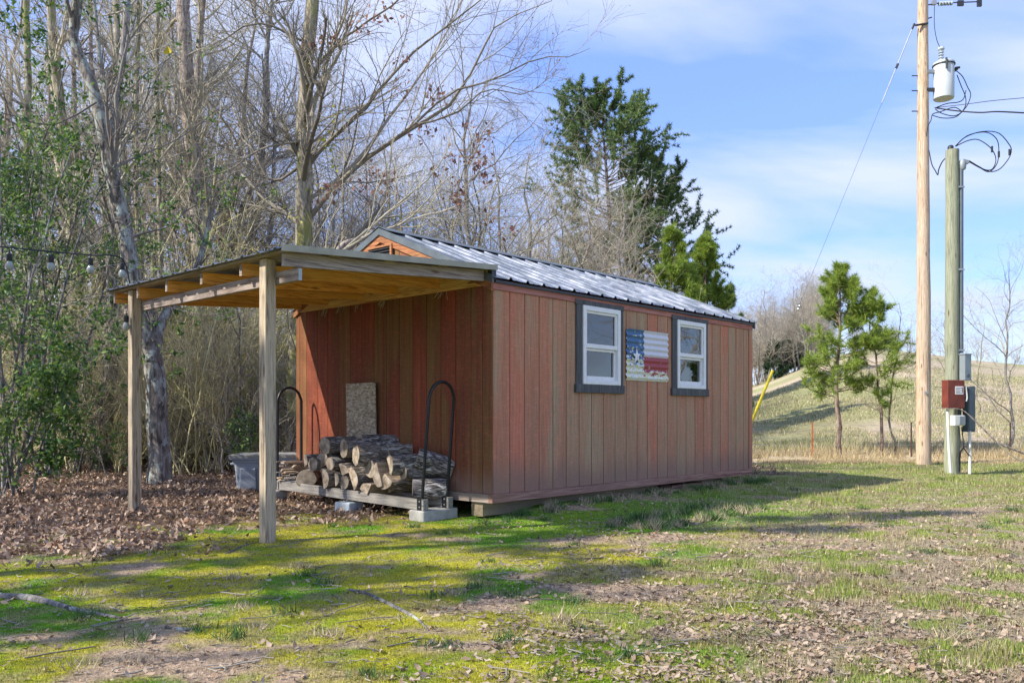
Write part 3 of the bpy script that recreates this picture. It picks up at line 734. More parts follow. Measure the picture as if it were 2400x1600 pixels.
pe = [-.035, .86, 1.75, 2.65, 3.12]
for i in range(4):
    a, b = pe[i], pe[i+1]-.002; rb = [a+.1+.2286*k for k in range(5) if a+.1+.2286*k < b-.03]
    j = .001*i
    sheet(rib_profile(a, b, rb), None, lambda s, h: (-2.14, s, jt(2.14)+.023+h*.7+j), lambda s, h: (-.012, s, jt(.012)+.023+h*.7+j)).build('roof_sheet', M['drip' ] if False else M['roof'], lt)
MB().hexa([(-2.15,-.05,jt(2.15)-.006),(.02,-.05,jt(-.02)-.006),(.02,-.037,jt(-.02)-.006),(-2.15,-.037,jt(2.15)-.006)],
      [(-2.15,-.05,jt(2.15)+.042),(.02,-.05,jt(-.02)+.042),(.02,-.037,jt(-.02)+.042),(-2.15,-.037,jt(2.15)+.042)]).build('drip_edge', M['drip'], lt)
m = MB()
for s0 in (.62, 1.5, 1.9, 2.2, 2.5):
    for k in range(9):
        q = np.array([-.035, s0+rnd.uniform(-.06,.06), 2.10]); m.tube([q, q+np.array([-.01+rnd.uniform(-.03,.01), rnd.uniform(-.05,.05), -rnd.uniform(.02,.09)])], .0022, 3)
tag(m.build('dry_straw', M['twig'], lt), kind='stuff')

# ------------------------------------------------------------------ firewood rack, logs
def LW(t, s, z): p = SH_C - SU*t + SV*s; return np.array([p[0], p[1], z])
rack = empty('log_rack', tuple(SH_C)+(0,), SA, 'firewood rack of grey timber rails with black tubular end hoops', 'log rack')
zr = lambda s: .094 + .045*(s-.5)/2.4
for t in (.42, .12):
    MB().hexa([(-t-.019,.43,zr(.43)),(-t+.019,.43,zr(.43)),(-t+.019,2.88,zr(2.88)),(-t-.019,2.88,zr(2.88))],
              [(-t-.019,.43,zr(.43)+.095),(-t+.019,.43,zr(.43)+.095),(-t+.019,2.88,zr(2.88)+.095),(-t-.019,2.88,zr(2.88)+.095)]).build('rail', M['rail'], rack, bevel=.003)
for s0, lean in ((.47, -.10), (2.84, .0)):
    pts = []; zt = 1.24; r = .14
    for k in range(6): f = k/5; pts.append((-.42, s0+lean*f, zr(s0)+.03+(zt-r-zr(s0)-.03)*f))
    for k in range(1, 12): a = math.pi*k/12; pts.append((-.27-r*math.cos(a), s0+lean*1.0+lean*.1*math.sin(a), zt-r+r*math.sin(a)))
    for k in range(6): f = 1-k/5; pts.append((-.12, s0+lean*f, zr(s0)+.03+(zt-r-zr(s0)-.03)*f))
    MB().tube(pts, .0145, 12).build('end_hoop', M['blackmetal'], rack, smooth=True)
    for t in (.42, .12):
        b = MB().box(-t-.024, -t+.024, s0-.03, s0+.04, zr(s0)-.002, zr(s0)+.105).build('bracket', M['blackmetal'], rack, bevel=.003)
        for zz_ in (.03, .08): MB().box(-t-.028, -t-.0245, s0-.008, s0+.008, zr(s0)+zz_-.006, zr(s0)+zz_+.006).build('bolt', M['galv'], b)
        MB().box(-t-.03, -t+.03, s0-.058, s0-.031, zr(s0)+.002, zr(s0)+.1).build('end_block', M['rail'], rack, bevel=.003)
p = LW(.25, .50, 0)
cb = MB().box(-.21, .21, -.1, .1, -.02, .092).build('concrete_block', M['concrete'], None, bevel=.008, loc=(p[0], p[1], 0), rot=(0, 0, SA))
tag(cb, 'flat grey concrete block under the near end of the firewood rack', 'concrete block')
p = LW(.42, 1.55, 0)
cb = MB().box(-.1, .1, -.1, .1, -.02, .095).build('pale_block', M['foam'], None, bevel=.01, loc=(p[0], p[1], 0), rot=(0, 0, SA+.2))
tag(cb, 'pale blue chipped block under the middle of the firewood rack', 'block')
p = LW(.42, 2.9, 0)
cb = MB().box(-.1, .1, -.1, .1, -.02, .12).build('concrete_block', M['concrete'], None, bevel=.008, loc=(p[0], p[1], 0), rot=(0, 0, SA))
tag(cb, 'small concrete block under the far end of the firewood rack', 'concrete block')

def make_log(px, py, t, r, length, kind, label, ang=0., dirn=None, squash=1., tilt=0.):
    """px,py: centre of the visible cut face in the photograph; t: distance in front of the wall"""
    # solve s so that the point at offset t from the wall projects at px
    length *= .9; t = t+.05; k = (px-1200)/F; a = SH_C - SU*t
    s = (a[0]-k*a[1])/(k*SV[1]-SV[0]); q = a+SV*s; z = CH-(py-HY)/F*q[1]
    ax = dirn if dirn is not None else (0.0, 0.0)
    root = empty('firewood_log', (q[0], q[1], z), SA+ax[0], label, 'firewood log', 'logs stacked on the firewood rack')
    root.rotation_euler = (0, ax[1], SA+ax[0])
    n = 22; K = 7; prof = []
    if kind == 'round': arcs = (0, 2*math.pi); c_ = None
    elif kind == 'half': arcs = (0, math.pi)
    elif kind == 'quarter': arcs = (0, math.pi*.55)
    nn = n if kind == 'round' else 13
    for k_ in range(nn):
        th = arcs[0] + (arcs[1]-arcs[0])*(k_/nn if kind == 'round' else k_/(nn-1))
        rr = r*(1+.05*math.sin(2*th+px)+.035*math.sin(5*th+py)+rnd.uniform(-.02,.02))
        prof.append((rr*math.cos(th), rr*math.sin(th)*squash))
    if kind == 'quarter': prof.append((0, 0))
    if kind != 'round':
        cy = sum(p_[0] for p_ in prof)/len(prof); cz = sum(p_[1] for p_ in prof)/len(prof); prof = [(a_-cy, b_-cz) for a_, b_ in prof]
    ca, sa = math.cos(ang), math.sin(ang); prof = [(a_*ca-b_*sa, a_*sa+b_*ca) for a_, b_ in prof]
    N_ = len(prof); vs_ = []; fs = []; mi = []
    for j in range(K):
        f = j/(K-1)
        for i_, (a_, b_) in enumerate(prof):
            g = 1+(.0 if j in (0,) else rnd.uniform(-.035, .035)); vs_.append((length*f, a_*g+.006*math.sin(7*f+px), b_*g))
    for j in range(K-1):
        for i_ in range(N_):
            fs.append((j*N_+i_, j*N_+(i_+1) % N_, (j+1)*N_+(i_+1) % N_, (j+1)*N_+i_))
            flat = (kind == 'half' and i_ == N_-1) or (kind == 'quarter' and i_ >= N_-2); mi.append(1 if flat else 0)
    me = bpy.data.meshes.new('bark'); me.from_pydata(vs_, [], fs); me.materials.append(M['logbark']); me.materials.append(M['logsplit'])
    me.polygons.foreach_set('material_index', mi)
    link('bark', me, root)
    for xx, sgn in ((-.004, 1), (length+.004, -1)):
        vv = [(xx, a_*.97, b_*.97) for a_, b_ in prof]+[(xx+.006*sgn, a_, b_) for a_, b_ in prof]+[(xx-.002*sgn+tilt*.0, 0, 0)]
        ff = [(i_, (i_+1) % N_, 2*N_) for i_ in range(N_)]+[(i_, N_+i_, N_+(i_+1) % N_, (i_+1) % N_) for i_ in range(N_)]
        me = bpy.data.meshes.new('cut_face'); me.from_pydata(vv, [], ff); me.materials.append(M['logend']); link('cut_face', me, root)
    return root
def c8(x, y): return 480+x*.2976, 860+y*.2976
H, PI = 'half', math.pi
LOGS = [
 (1640, 955, .25, .090, .34, 'round', 'round log at the near end of the bottom row, beside the hoop', 0, (-.75, 0)),
 (1480, 905, .33, .10, .42, H, 'half log turned flat side right, second from the near hoop, bottom row', -PI/2+PI, (0, 0)),
 (1425, 935, .42, .14, .40, 'quarter', 'pale wedge of split wood with its point up, bottom row', -2.6, (0, 0)),
 (1345, 862, .44, .115, .42, H, 'tall slab-shaped log with reddish bark leaning over the pale wedge', -1.95, (0, 0)),
 (1265, 930, .40, .12, .40, 'quarter', 'reddish brown split log lying low between half log and slab', .4, (0, 0)),
 (1180, 862, .43, .112, .42, H, 'tilted half log with a broad round face in the middle of the bottom row', 1.1, (0, 0)),
 (1100, 905, .40, .07, .40, 'round', 'small dark log tucked in the middle of the bottom row', 0, (0, 0)),
 (1100, 785, .42, .12, .40, 'quarter', 'narrow pale split wedge with its point down, second row', 1.1, (0, 0)),
 (1045, 885, .43, .065, .40, H, 'narrow upright split piece at the left of the small dark log', 1.5, (0, 0)),
 (955, 870, .42, .108, .42, H, 'rounded half log with speckled bark, bottom row left part', 1.3, (0, 0)),
 (800, 880, .34, .10, .42, 'round', 'dark shaggy log at the far end of the bottom row', 0, (.9, 0)),
 (1190, 695, .48, .098, .52, 'round', 'large white-flecked log with oval cut face, centre of the second row', 0, (-.3, .0)),
 (990, 758, .42, .068, .40, 'round', 'small round log with a neat pink oval face, second row', 0, (0, 0)),
 (925, 728, .40, .075, .38, 'round', 'greyish round log end between two smaller ones, second row', 0, (.2, 0)),
 (852, 765, .46, .068, .38, 'round', 'small pinkish oval log end at the far end of the second row', 0, (.2, 0)),
 (800, 735, .40, .06, .38, H, 'pale thin split piece at the far end of the second row', 1.5, (.1, 0)),
 (945, 620, .38, .092, .42, 'round', 'round log with grey cut face, leftmost of the top row', 0, (0, 0)),
 (1095, 640, .42, .098, .50, 'round', 'white-flecked round log in the middle of the top row', 0, (-.25, 0)),
 (1235, 600, .24, .082, .42, 'round', 'dark log lying behind the top row in front of the board', 0, (-.5, 0)),
 (1450, 655, .30, .062, .24, 'round', 'short dark log end poking out behind the split half log', 0, (-.7, 0)),
 (1465, 750, .40, .11, .50, H, 'pale split half log with bright bare wood, second row right part', .9, (-.35, 0)),
 (1300, 800, .40, .085, .42, 'round', 'brown log between the large flecked log and the tall slab', 0, (0, 0)),
 (1560, 830, .30, .07, .40, 'round', 'thin log lying across beneath the pale half log', 0, (-.2, 0)),
 (1672, 722, .17, .102, .38, 'round', 'thick furrowed log sloping down behind the near hoop', 0, (-.72, .3)),
]
for L in LOGS:
    px, py = c8(L[0], L[1]); make_log(px, py, *L[2:7], ang=L[7], dirn=L[8])
# thin sticks at the far end
for k in range(26):
    s = 2.48+.40*rnd.random(); z = .235+.016*(k//2)+rnd.uniform(0,.01); t0 = .40+rnd.uniform(-.05,.08)
    a = LW(t0, s+rnd.uniform(-.05,.1), z); b = LW(-.0+.06, s-rnd.uniform(-.12,.12), z+rnd.uniform(-.015,.02))
    d = b-a; ln = float(np.linalg.norm(d)); 
    rt = rnd.uniform(.008,.018)
    o = MB().hexa([(0,-rt*1.8,-rt*.5),(ln,-rt*1.4,-rt*.6),(ln,rt*1.5,-rt*.5),(0,rt*1.8,-rt*.6)],[(0,-rt*1.5,rt*.6),(ln,-rt*1.2,rt*.5),(ln,rt*1.1,rt*.5),(0,rt*1.6,rt*.4)]).build('bark_strip', M['logbark' if k % 3 else 'logsplit'], None, loc=a)
    o.rotation_euler = (rnd.uniform(-.4,.4), -math.asin(d[2]/ln), math.atan2(d[1], d[0]))
    tag(o, 'thin weathered bark strip in the low stack at the far end of the firewood rack', 'kindling', 'bark strips and kindling on the rack')
p = LW(.035, 1.84, 0)
o = MB().box(-.006, .006, -.245, .245, .17, 1.272).build('strand_board', M['osb'], None, loc=(p[0], p[1], 0), rot=(0, R_(-1.2), SA))
tag(o, 'weathered strand board panel standing against the shed behind the firewood', 'board')

# ------------------------------------------------------------------ storage tote
tz = .04
tote = empty('storage_tote', (W(640,1150,10.05)[0], 10.1, tz), R_(6), 'large grey blue plastic storage tote with lid under the lean-to', 'storage tote')
def ring(hx, hy, r, z, n=5):
    o_ = []
    for cx, cy, a0 in ((hx-r, hy-r, 0), (-hx+r, hy-r, 90), (-hx+r, -hy+r, 180), (hx-r, -hy+r, 270)):
        for k in range(n): a = R_(a0+90*k/(n-1)); o_.append((cx+r*math.cos(a), cy+r*math.sin(a), z))
    return o_
def loft(rings, cap=True):
    n = len(rings[0]); vs_ = [p for r in rings for p in r]; fs = []
    for i in range(len(rings)-1):
        for k in range(n): fs.append((i*n+k, i*n+(k+1) % n, (i+1)*n+(k+1) % n, (i+1)*n+k))
    if cap: fs += [tuple(range(n))[::-1], tuple(range((len(rings)-1)*n, len(rings)*n))]
    return MB().add(vs_, fs)
loft([ring(.40,.215,.05,0), ring(.43,.235,.05,.33), ring(.445,.25,.05,.335), ring(.45,.255,.05,.37), ring(.475,.275,.05,.375), ring(.475,.275,.05,.40)]).build('tub', M['tote'], tote, smooth=True)
loft([ring(.485,.285,.05,.395), ring(.485,.285,.05,.43), ring(.45,.25,.05,.436), ring(.44,.24,.05,.425)]).build('lid', M['totelid'], tote, smooth=True)
for xx in (-.26, 0.02, .28): MB().hexa([(xx-.10,-.245,.02),(xx+.10,-.245,.02),(xx+.10,-.20,.02),(xx-.10,-.20,.02)], [(xx-.09,-.262,.27),(xx+.09,-.262,.27),(xx+.09,-.21,.27),(xx-.09,-.21,.27)]).build('side_panel', M['tote'], tote, bevel=.008)
MB().box(-.5,-.44,-.09,.09,.30,.33).build('handle', M['tote'], tote, bevel=.008)

# ------------------------------------------------------------------ trees
def catmull(pts, n):
    P = np.array(pts, float); P = np.vstack([2*P[0]-P[1], P, 2*P[-1]-P[-2]]); K = len(P)-3
    t = np.linspace(0, K-1e-6, n); i = t.astype(int); f = (t-i)[:, None]
    a, b, c, d = P[i], P[i+1], P[i+2], P[i+3]
    return .5*((2*b)+(-a+c)*f+(2*a-5*b+4*c-d)*f**2+(-a+3*b-3*c+d)*f**3)
def sprout(rg, P, R, n, t0, t1, ratio, ang, up, seg, wob, rmul, curve=.0, jit=.25, shrink=.6, rmin=.0016, lmax=99):
    N, K = P.shape[:2]; par = np.repeat(np.arange(N), n); m = len(par)
    t = t0+(t1-t0)*rg.rand(m); f = t*(K-1); i = np.minimum(f.astype(int), K-2); fr = (f-i)[:, None]
    p = P[par, i]*(1-fr)+P[par, i+1]*fr; T = unit(P[par, i+1]-P[par, i])
    rad = (R[par, i]*(1-fr[:,0])+R[par, i+1]*fr[:,0])*rmul
    L = np.linalg.norm(np.diff(P, axis=1), axis=2).sum(1)[par]
    ln = np.minimum(L*ratio*(1+shrink*.5-shrink*t)*(.55+.7*rg.rand(m)), lmax)
    q = rg.randn(m, 3); q = unit(q - (q*T).sum(1, keepdims=True)*T)
    a = (ang*(1+jit*rg.randn(m)))[:, None]
    d = unit(np.cos(a)*T + np.sin(a)*q + np.array([0, 0, up]))
    out = np.zeros((m, seg+1, 3)); out[:, 0] = p; st_ = (ln/seg)[:, None]
    for k in range(seg):
        out[:, k+1] = out[:, k]+d*st_; d = unit(d+wob*rg.randn(m, 3)+np.array([0, 0, curve]))
    rr = np.maximum(rad, rmin)[:, None]*np.linspace(1, .35, seg+1)[None]
    return out, np.maximum(rr, rmin*.7)
class Geo:
    def __init__(s): s.V = []; s.F = []; s.n = 0; s.M = []
    def tubes(s, P, R, n=3, mi=0): V, Q = tubes(P, R, n); s.raw(V, Q, mi); return s
    def raw(s, V, Q, mi=0): s.V.append(V); s.F.append(Q+s.n); s.n += len(V); s.M.append(np.full(len(Q), mi)); return s
    def mesh(s, name, mats, origin=(0,0,0), smooth=False):
        return mesh_np(name, np.concatenate(s.V)-np.array(origin), s.F, mats, np.concatenate(s.M), smooth)
def wobble_path(rg, p0, p1, n, amp):
    t = np.linspace(0, 1, n)[:, None]; P = np.array(p0)*(1-t)+np.array(p1)*t
    w = np.cumsum(rg.randn(n, 3)*amp, 0); w -= t*w[-1]; w[:, 2] = 0; w[0] = 0
    return P+w
def trunk_mesh(paths, name, mat, origin, flare=True):
    g = Geo()
    for P, R in paths:
        R = np.array(R, float); 
        V, Q = tubes(P[None], R[None], 12); rg = np.random.RandomState(int(abs(P[0,0])*100) % 1000)
        V = V + rg.randn(*V.shape)*np.repeat(R, 12)[:, None]*.035
        g.raw(V, Q)
    return g.mesh(name, mat, origin, True)
def bare_meshes(seed, h, r, limbs=16, sub=7, tw=6, tl=3, start=.25, ang=.75, spread=.38, twm='twig', bark='bark_brown', lean=.04, rmin=.003):
    rg = np.random.RandomState(seed)
    tp = wobble_path(rg, (0,0,-.1), (rg.randn()*lean*h, rg.randn()*lean*h, h), 14, .012*h)
    R = r*np.linspace(1, .12, 14)**.9; R[0] *= 1.35
    L1, R1 = sprout(rg, tp[None], R[None], limbs, start, .97, spread, ang*1.2, .12, 6, .22, .5, .05)
    L2, R2 = sprout(rg, L1, R1, sub, .1, 1, .55, .9, .05, 4, .22, .55, .02)
    L3, R3 = sprout(rg, L2, R2, tw, .1, 1, .6, .85, .03, 3, .25, .6, .0, rmin=rmin)
    g = Geo(); g.tubes(L1, R1, 5).tubes(L2, R2, 4).tubes(L3, R3, 3)
    if tl:
        L4, R4 = sprout(rg, L3, R3, tl, .1, 1, .6, .7, .05, 2, .2, .7, 0, rmin=.0024); g.tubes(L4, R4, 3)
    return trunk_mesh([(tp, R)], 'trunk', M[bark], (0,0,0)), g.mesh('branches', M[twm]), (tp, R, L1, L2)
def place_tree(name, mt, mc, x, y, rot, s, label, group, cat='tree', sz=None):
    o = empty(name, (x, y, ghc(x, y)-.02), rot, label, cat, group); o.scale = (s, s, sz or s)
    link('trunk', mt, o); link('branches', mc, o); return o
wood_kinds = []
for k in range(6):
    wood_kinds.append(bare_meshes(10+k, [11, 13, 9, 12, 14, 10][k], [.12,.15,.08,.10,.17,.09][k], limbs=[16,18,14,18,16,15][k], sub=6, tw=5, tl=2, start=[.2,.3,.15,.22,.35,.12][k], spread=[.34,.3,.4,.36,.3,.42][k],
        twm=['twig','twig_grey','twig','twig_pink','twig','twig_grey'][k], bark=['bark_brown','bark_dark','bark_moss','bark_lichen','bark_brown','bark_dark'][k])[:2])
far_kinds = [bare_meshes(70+k, [11, 13, 10, 12][k], [.13,.16,.10,.14][k], limbs=16, sub=6, tw=5, tl=0, start=.2, spread=.36, twm=['twig','twig_grey','twig_mid','twig_pink'][k], bark=['bark_brown','bark_dark','bark_moss','bark_brown'][k], rmin=.009)[:2] for k in range(4)]
rw = random.Random(21)
wl = {'near': 'bare tree in the dense stand behind and left of the lean-to', 'mid': 'bare tree rising over the shed roof in the woods behind',
      'far': 'distant bare tree deep in the woods beyond the shed'}
kindw = ['brown barked', 'tall dark barked', 'low mossy', 'lichen spotted', 'tall brown barked', 'short dark barked']
def try_tree(d0, d1, p0, p1, s0, s1, key):
    d = rw.uniform(d0, d1); px = rw.uniform(p0, p1); x = (px-1200)/F*d
    k = rw.randrange(6); s = rw.uniform(s0, s1)
    place_tree('bare_tree', *(far_kinds[k % 4] if d > 23 else wood_kinds[k]), x, d, rw.random()*6.28, s, kindw[k]+' '+wl[key], 'bare trees '+{'near': 'left of the lean-to', 'mid': 'behind the shed', 'far': 'deep in the woods'}[key])
for i in range(22): try_tree(16.6, 24, -60, 660, .62, 1.0, 'near')
for i in range(22): try_tree(16, 26, 700, 1250, .42, .70, 'mid')
for i in range(16): try_tree(22, 34, 1150, 1560, .40, .66, 'mid')
for i in range(22): try_tree(26, 50, -100, 1150, .45, .75, 'far')
for i in range(9): try_tree(34, 46, 1230, 1640, .48, .66, 'far')

# saplings and brush
sap = []
for k in range(4):
    rg = np.random.RandomState(50+k); nst = [5, 7, 4, 9][k]; b = rg.randn(nst, 2)*[.25,.4,.15,.5][k]
    d = unit(np.stack([rg.randn(nst)*.34, rg.randn(nst)*.34, np.ones(nst)], 1)); ln = [3.6, 2.6, 4.6, 1.8][k]*(.6+.5*rg.rand(nst))
    P = np.zeros((nst, 8, 3)); P[:, 0, :2] = b; P[:, 0, 2] = -.05; dd = d.copy()
    for j in range(7): P[:, j+1] = P[:, j]+dd*(ln/7)[:, None]; dd = unit(dd+rg.randn(nst, 3)*.12)
    R = .014*(.6+.8*rg.rand(nst))[:, None]*np.linspace(1, .35, 8)
    A, RA = sprout(rg, P, R, 12, .12, 1, .32, .7, .2, 4, .15, .5, .05, rmin=.0035)
    B, RB = sprout(rg, A, RA, 7, .1, 1, .6, .75, .05, 3, .2, .6, .0, rmin=.0026)
    gs = Geo(); gs.tubes(P, R, 5); gt = Geo(); gt.tubes(A, RA, 3).tubes(B, RB, 3)
    for v, (m1, m2) in enumerate((('twig', 'twig'), ('twig_yel', 'twig_yel'), ('bark_dark', 'twig_grey'))):
        if v == 0: me1, me2 = gs.mesh('stem', M[m1]), gt.mesh('twigs', M[m2]); base = (me1, me2)
        else:
            me1, me2 = base[0].copy(), base[1].copy(); me1.materials[0] = M[m1]; me2.materials[0] = M[m2]
        sap.append((me1, me2))
for i in range(210):
    if i < 130: d = rw.uniform(12.2, 19); px = rw.uniform(-40, 700)
    elif i < 150: d = rw.uniform(12.5, 16); px = rw.uniform(420, 720)
    else: d = rw.uniform(17, 30); px = rw.uniform(-60, 1680 if rw.random() < .4 else 760)
    x = (px-1200)/F*d
    if in_shed(np.array([x]), np.array([d]), -.6)[0]: continue
    k = rw.randrange(12); o = empty('sapling', (x, d, ghc(x, d)-.02), rw.random()*6.28, ['pale', 'olive stemmed', 'dark stemmed'][k % 3]+' '+['five stemmed', 'spreading', 'slender upright', 'low bushy'][k//3]+' leafless sapling in the undergrowth at the edge of the woods', 'sapling', 'saplings in the undergrowth')
    s = rw.uniform(.6, 1.15); o.scale = (s, s, s); link('stem', sap[k][0], o); tag(link('twigs', sap[k][1], o), kind='stuff')
# tangled thicket nobody could count
rg = np.random.RandomState(99); n = 2500
d = 14+rg.rand(n)**1.2*34; px = -120+rg.rand(n)*np.where(d > 19, 1700, 900); x = (px-1200)/F*d
z = gz(x, d, False); P = np.zeros((n, 5, 3)); P[:, 0] = np.stack([x, d, z-.05], 1); ln = (1.2+3.2*rg.rand(n))*(1+.012*d)
dd = unit(np.stack([rg.randn(n)*.5, rg.randn(n)*.5, np.ones(n)], 1))
for j in range(4): P[:, j+1] = P[:, j]+dd*(ln/4)[:, None]; dd = unit(dd+rg.randn(n, 3)*.34)
R = (.006+.012*rg.rand(n)**2)[:, None]*np.linspace(1, .4, 5)
A, RA = sprout(rg, P, R, 4, .2, 1, .45, .8, .1, 2, .2, .6, 0, rmin=.0055)
cut = (P[:, :, 0] > .25*P[:, :, 1]).any(1)
for nm, sel, mt in (('thicket', rg.rand(n) < .5, 'twig_mid'), ('thicket', None, 'twig_yel')):
    if sel is not None: s0 = sel
    else: s0 = ~s0
    g = Geo(); g.tubes(P[s0 & ~cut], R[s0 & ~cut], 3); k4 = np.repeat(s0 & ~cut, 4); g.tubes(A[k4], RA[k4], 3)
    tag(link(nm, g.mesh(nm, M[mt])), 'grey brown tangled brush and vines filling the woods floor' if mt == 'twig_mid' else 'olive tinted brush and vines filling the woods floor', 'brush', kind='stuff')

nL = 2600; dL = 12.6+rg.rand(nL)*6; pL = -60+rg.rand(nL)*760; xL = (pL-1200)/F*dL; hL = .25+rg.rand(nL)**1.3*3.6
kL = (fbm(xL*1.0+40, hL+dL*.3, 1.1, 3, 7) > .46); LC = np.stack([xL, dL, gz(xL, dL, False)+hL], 1)[kL]
LEAF_CLOUD = LC
# trees drawn from the photograph
def PX(pts, d, n=16, dd=0):
    q = []
    for i, p in enumerate(pts):
        dep = d+dd*i/(len(pts)-1); q.append(W(p[0], p[1], dep))
    return catmull(q, n)
def hero(name, label, trunks, limbs, bark, twm, seed, extra=None, sub=7, tw=6, tl=3, limb_auto=10, la_t=(.3, 1), la_ratio=.2, start=None, group=None):
    """trunks / limbs: (pixel points, distance, r0, r1, distance drift)"""
    rg = np.random.RandomState(seed)
    T = []; 
    for pts, d, r0, r1, dd in trunks:
        P = PX(pts, d, 22, dd); P[1:-1] += rg.randn(20, 3)*r0*.07; T.append((P, np.linspace(r0, r1, 22)))
    T[0][1][0] *= 1.25
    base = T[0][0][0].copy(); base[2] = ghc(base[0], base[1])-.03; T[0][0][0][2] = base[2]
    root = empty(name, base, 0, label, 'tree', group)
    link('trunk', trunk_mesh(T, 'trunk', M[bark], base), root)
    g = Geo(); LP = []; LR = []
    for pts, d, r0, r1, dd in limbs:
        P = PX(pts, d, 12, dd); P[1:] += np.cumsum(rg.randn(11, 3)*.012, 0); LP.append(P); LR.append(np.linspace(r0*.72, r1*.7, 12))
    if limb_auto:
        TP = np.array([catmull(t[0][::3], 12) for t in T]); TR = np.array([np.interp(np.linspace(0, 1, 12), np.linspace(0, 1, 22), t[1]) for t in T])
        A, RA = sprout(rg, TP, TR, limb_auto, la_t[0], la_t[1], la_ratio, .85, .3, 11, .1, .4, .03)
        LP += list(A); LR += list(RA)
    LP = np.array(LP); LR = np.array(LR)
    L2, R2 = sprout(rg, LP, LR, sub, .12, 1, .38, .62, .12, 5, .14, .5, .04, rmin=.0035)
    L3, R3 = sprout(rg, L2, R2, tw, .1, 1, .5, .7, .08, 3, .16, .6, .02, rmin=.0026)
    g.tubes(LP, LR, 7).tubes(L2, R2, 4).tubes(L3, R3, 3)
    if tl: L4, R4 = sprout(rg, L3, R3, tl, .1, 1, .55, .7, .1, 2, .18, .7, 0, rmin=.002); g.tubes(L4, R4, 3)
    link('branches', g.mesh('branches', M[twm], base), root)
    return root, base, LP, L2, L3
hero('lichen_tree', 'leaning grey lichen covered tree forking just behind the left lean-to post',
     [([(375,1143),(371,1020),(362,880),(345,780),(318,690),(300,600),(283,497),(268,421),(249,337),(226,237),(199,161),(172,96),(180,19),(188,-60)], 10.7, .135, .055, .3),
      ([(356,850),(372,770),(395,725),(430,690),(470,600),(500,480)], 10.7, .085, .03, .8),
      ([(250,330),(262,300),(258,250),(240,180),(225,60),(215,-60)], 10.85, .045, .02, .8)],
     [([(362,800),(350,740),(330,700)], 10.6, .04, .02, 0), ([(300,560),(380,540),(430,500),(500,470)], 10.8, .02, .006, .5),
      ([(262,400),(330,370),(420,330),(520,250)], 10.8, .022, .006, .8), ([(226,240),(120,290),(0,270)], 10.8, .018, .008, -.5),
      ([(290,520),(200,560),(60,700)], 10.8, .015, .005, -.6)],
     'bark_lichen', 'twig_dk', 1, limb_auto=8, la_t=(.45, 1), la_ratio=.22, sub=6, tw=5, tl=2)
hero('dark_tree', 'dark barked slim tree left of the far lean-to post',
     [([(243,1107),(248,1000),(262,850),(268,740),(262,600),(268,480),(262,300),(290,120),(300,-60)], 13.3, .12, .05, .4)],
     [([(262,600),(210,480),(190,380)], 13.4, .03, .01, .3)], 'bark_dark', 'twig_grey', 2, limb_auto=16, la_t=(.3, 1), sub=6, tw=6, tl=2)
hero('straight_tree', 'tall straight furrowed tree trunk rising behind the lean-to roof',
     [([(472,1050),(470,900),(466,600),(455,400),(440,200),(430,0),(425,-80)], 16.5, .17, .12, .3)],
     [([(455,345),(400,370),(320,390)], 16.5, .03, .01, -.6), ([(440,130),(520,90),(640,20)], 16.6, .03, .01, 0)],
     'bark_brown', 'twig', 3, limb_auto=14, la_t=(.3, 1), la_ratio=.22, sub=6, tw=6, tl=2)
hero('straight_tree', 'thinner trunk standing close against the right of the tall furrowed trunk',
     [([(488,1050),(486,800),(482,560),(474,400),(462,250),(470,80),(480,-60)], 17.2, .10, .06, .3)],
     [], 'bark_brown', 'twig', 4, limb_auto=16, la_t=(.3, 1), la_ratio=.22, sub=6, tw=6, tl=2)
hero('vine_clad_tree', 'leftmost large pale trunk entwined with climbing vines',
     [([(190,1070),(182,800),(176,600),(160,430),(145,300),(128,140),(112,-60)], 15.0, .14, .07, .3),
      ([(95,1070),(70,760),(62,500),(66,200),(60,-60)], 14.0, .07, .05, .3)],
     [], 'bark_moss', 'twig', 5, limb_auto=14, la_t=(.25, 1), la_ratio=.2, sub=6, tw=6, tl=2)
hero('vine_clad_tree', 'slim trunks bundled with upright vines at the upper left, right of the lichen tree',
     [([(330,1060),(318,800),(300,500),(285,300),(275,100),(270,-60)], 14.6, .07, .05, .3), ([(345,1060),(335,700),(318,400),(322,150),(330,-60)], 14.9, .055, .04, .3),
      ([(400,1060),(380,700),(372,400),(368,150),(372,-60)], 15.5, .05, .035, .3)],
     [], 'bark_moss', 'twig', 6, limb_auto=13, la_t=(.25, 1), la_ratio=.2, sub=6, tw=6, tl=2)
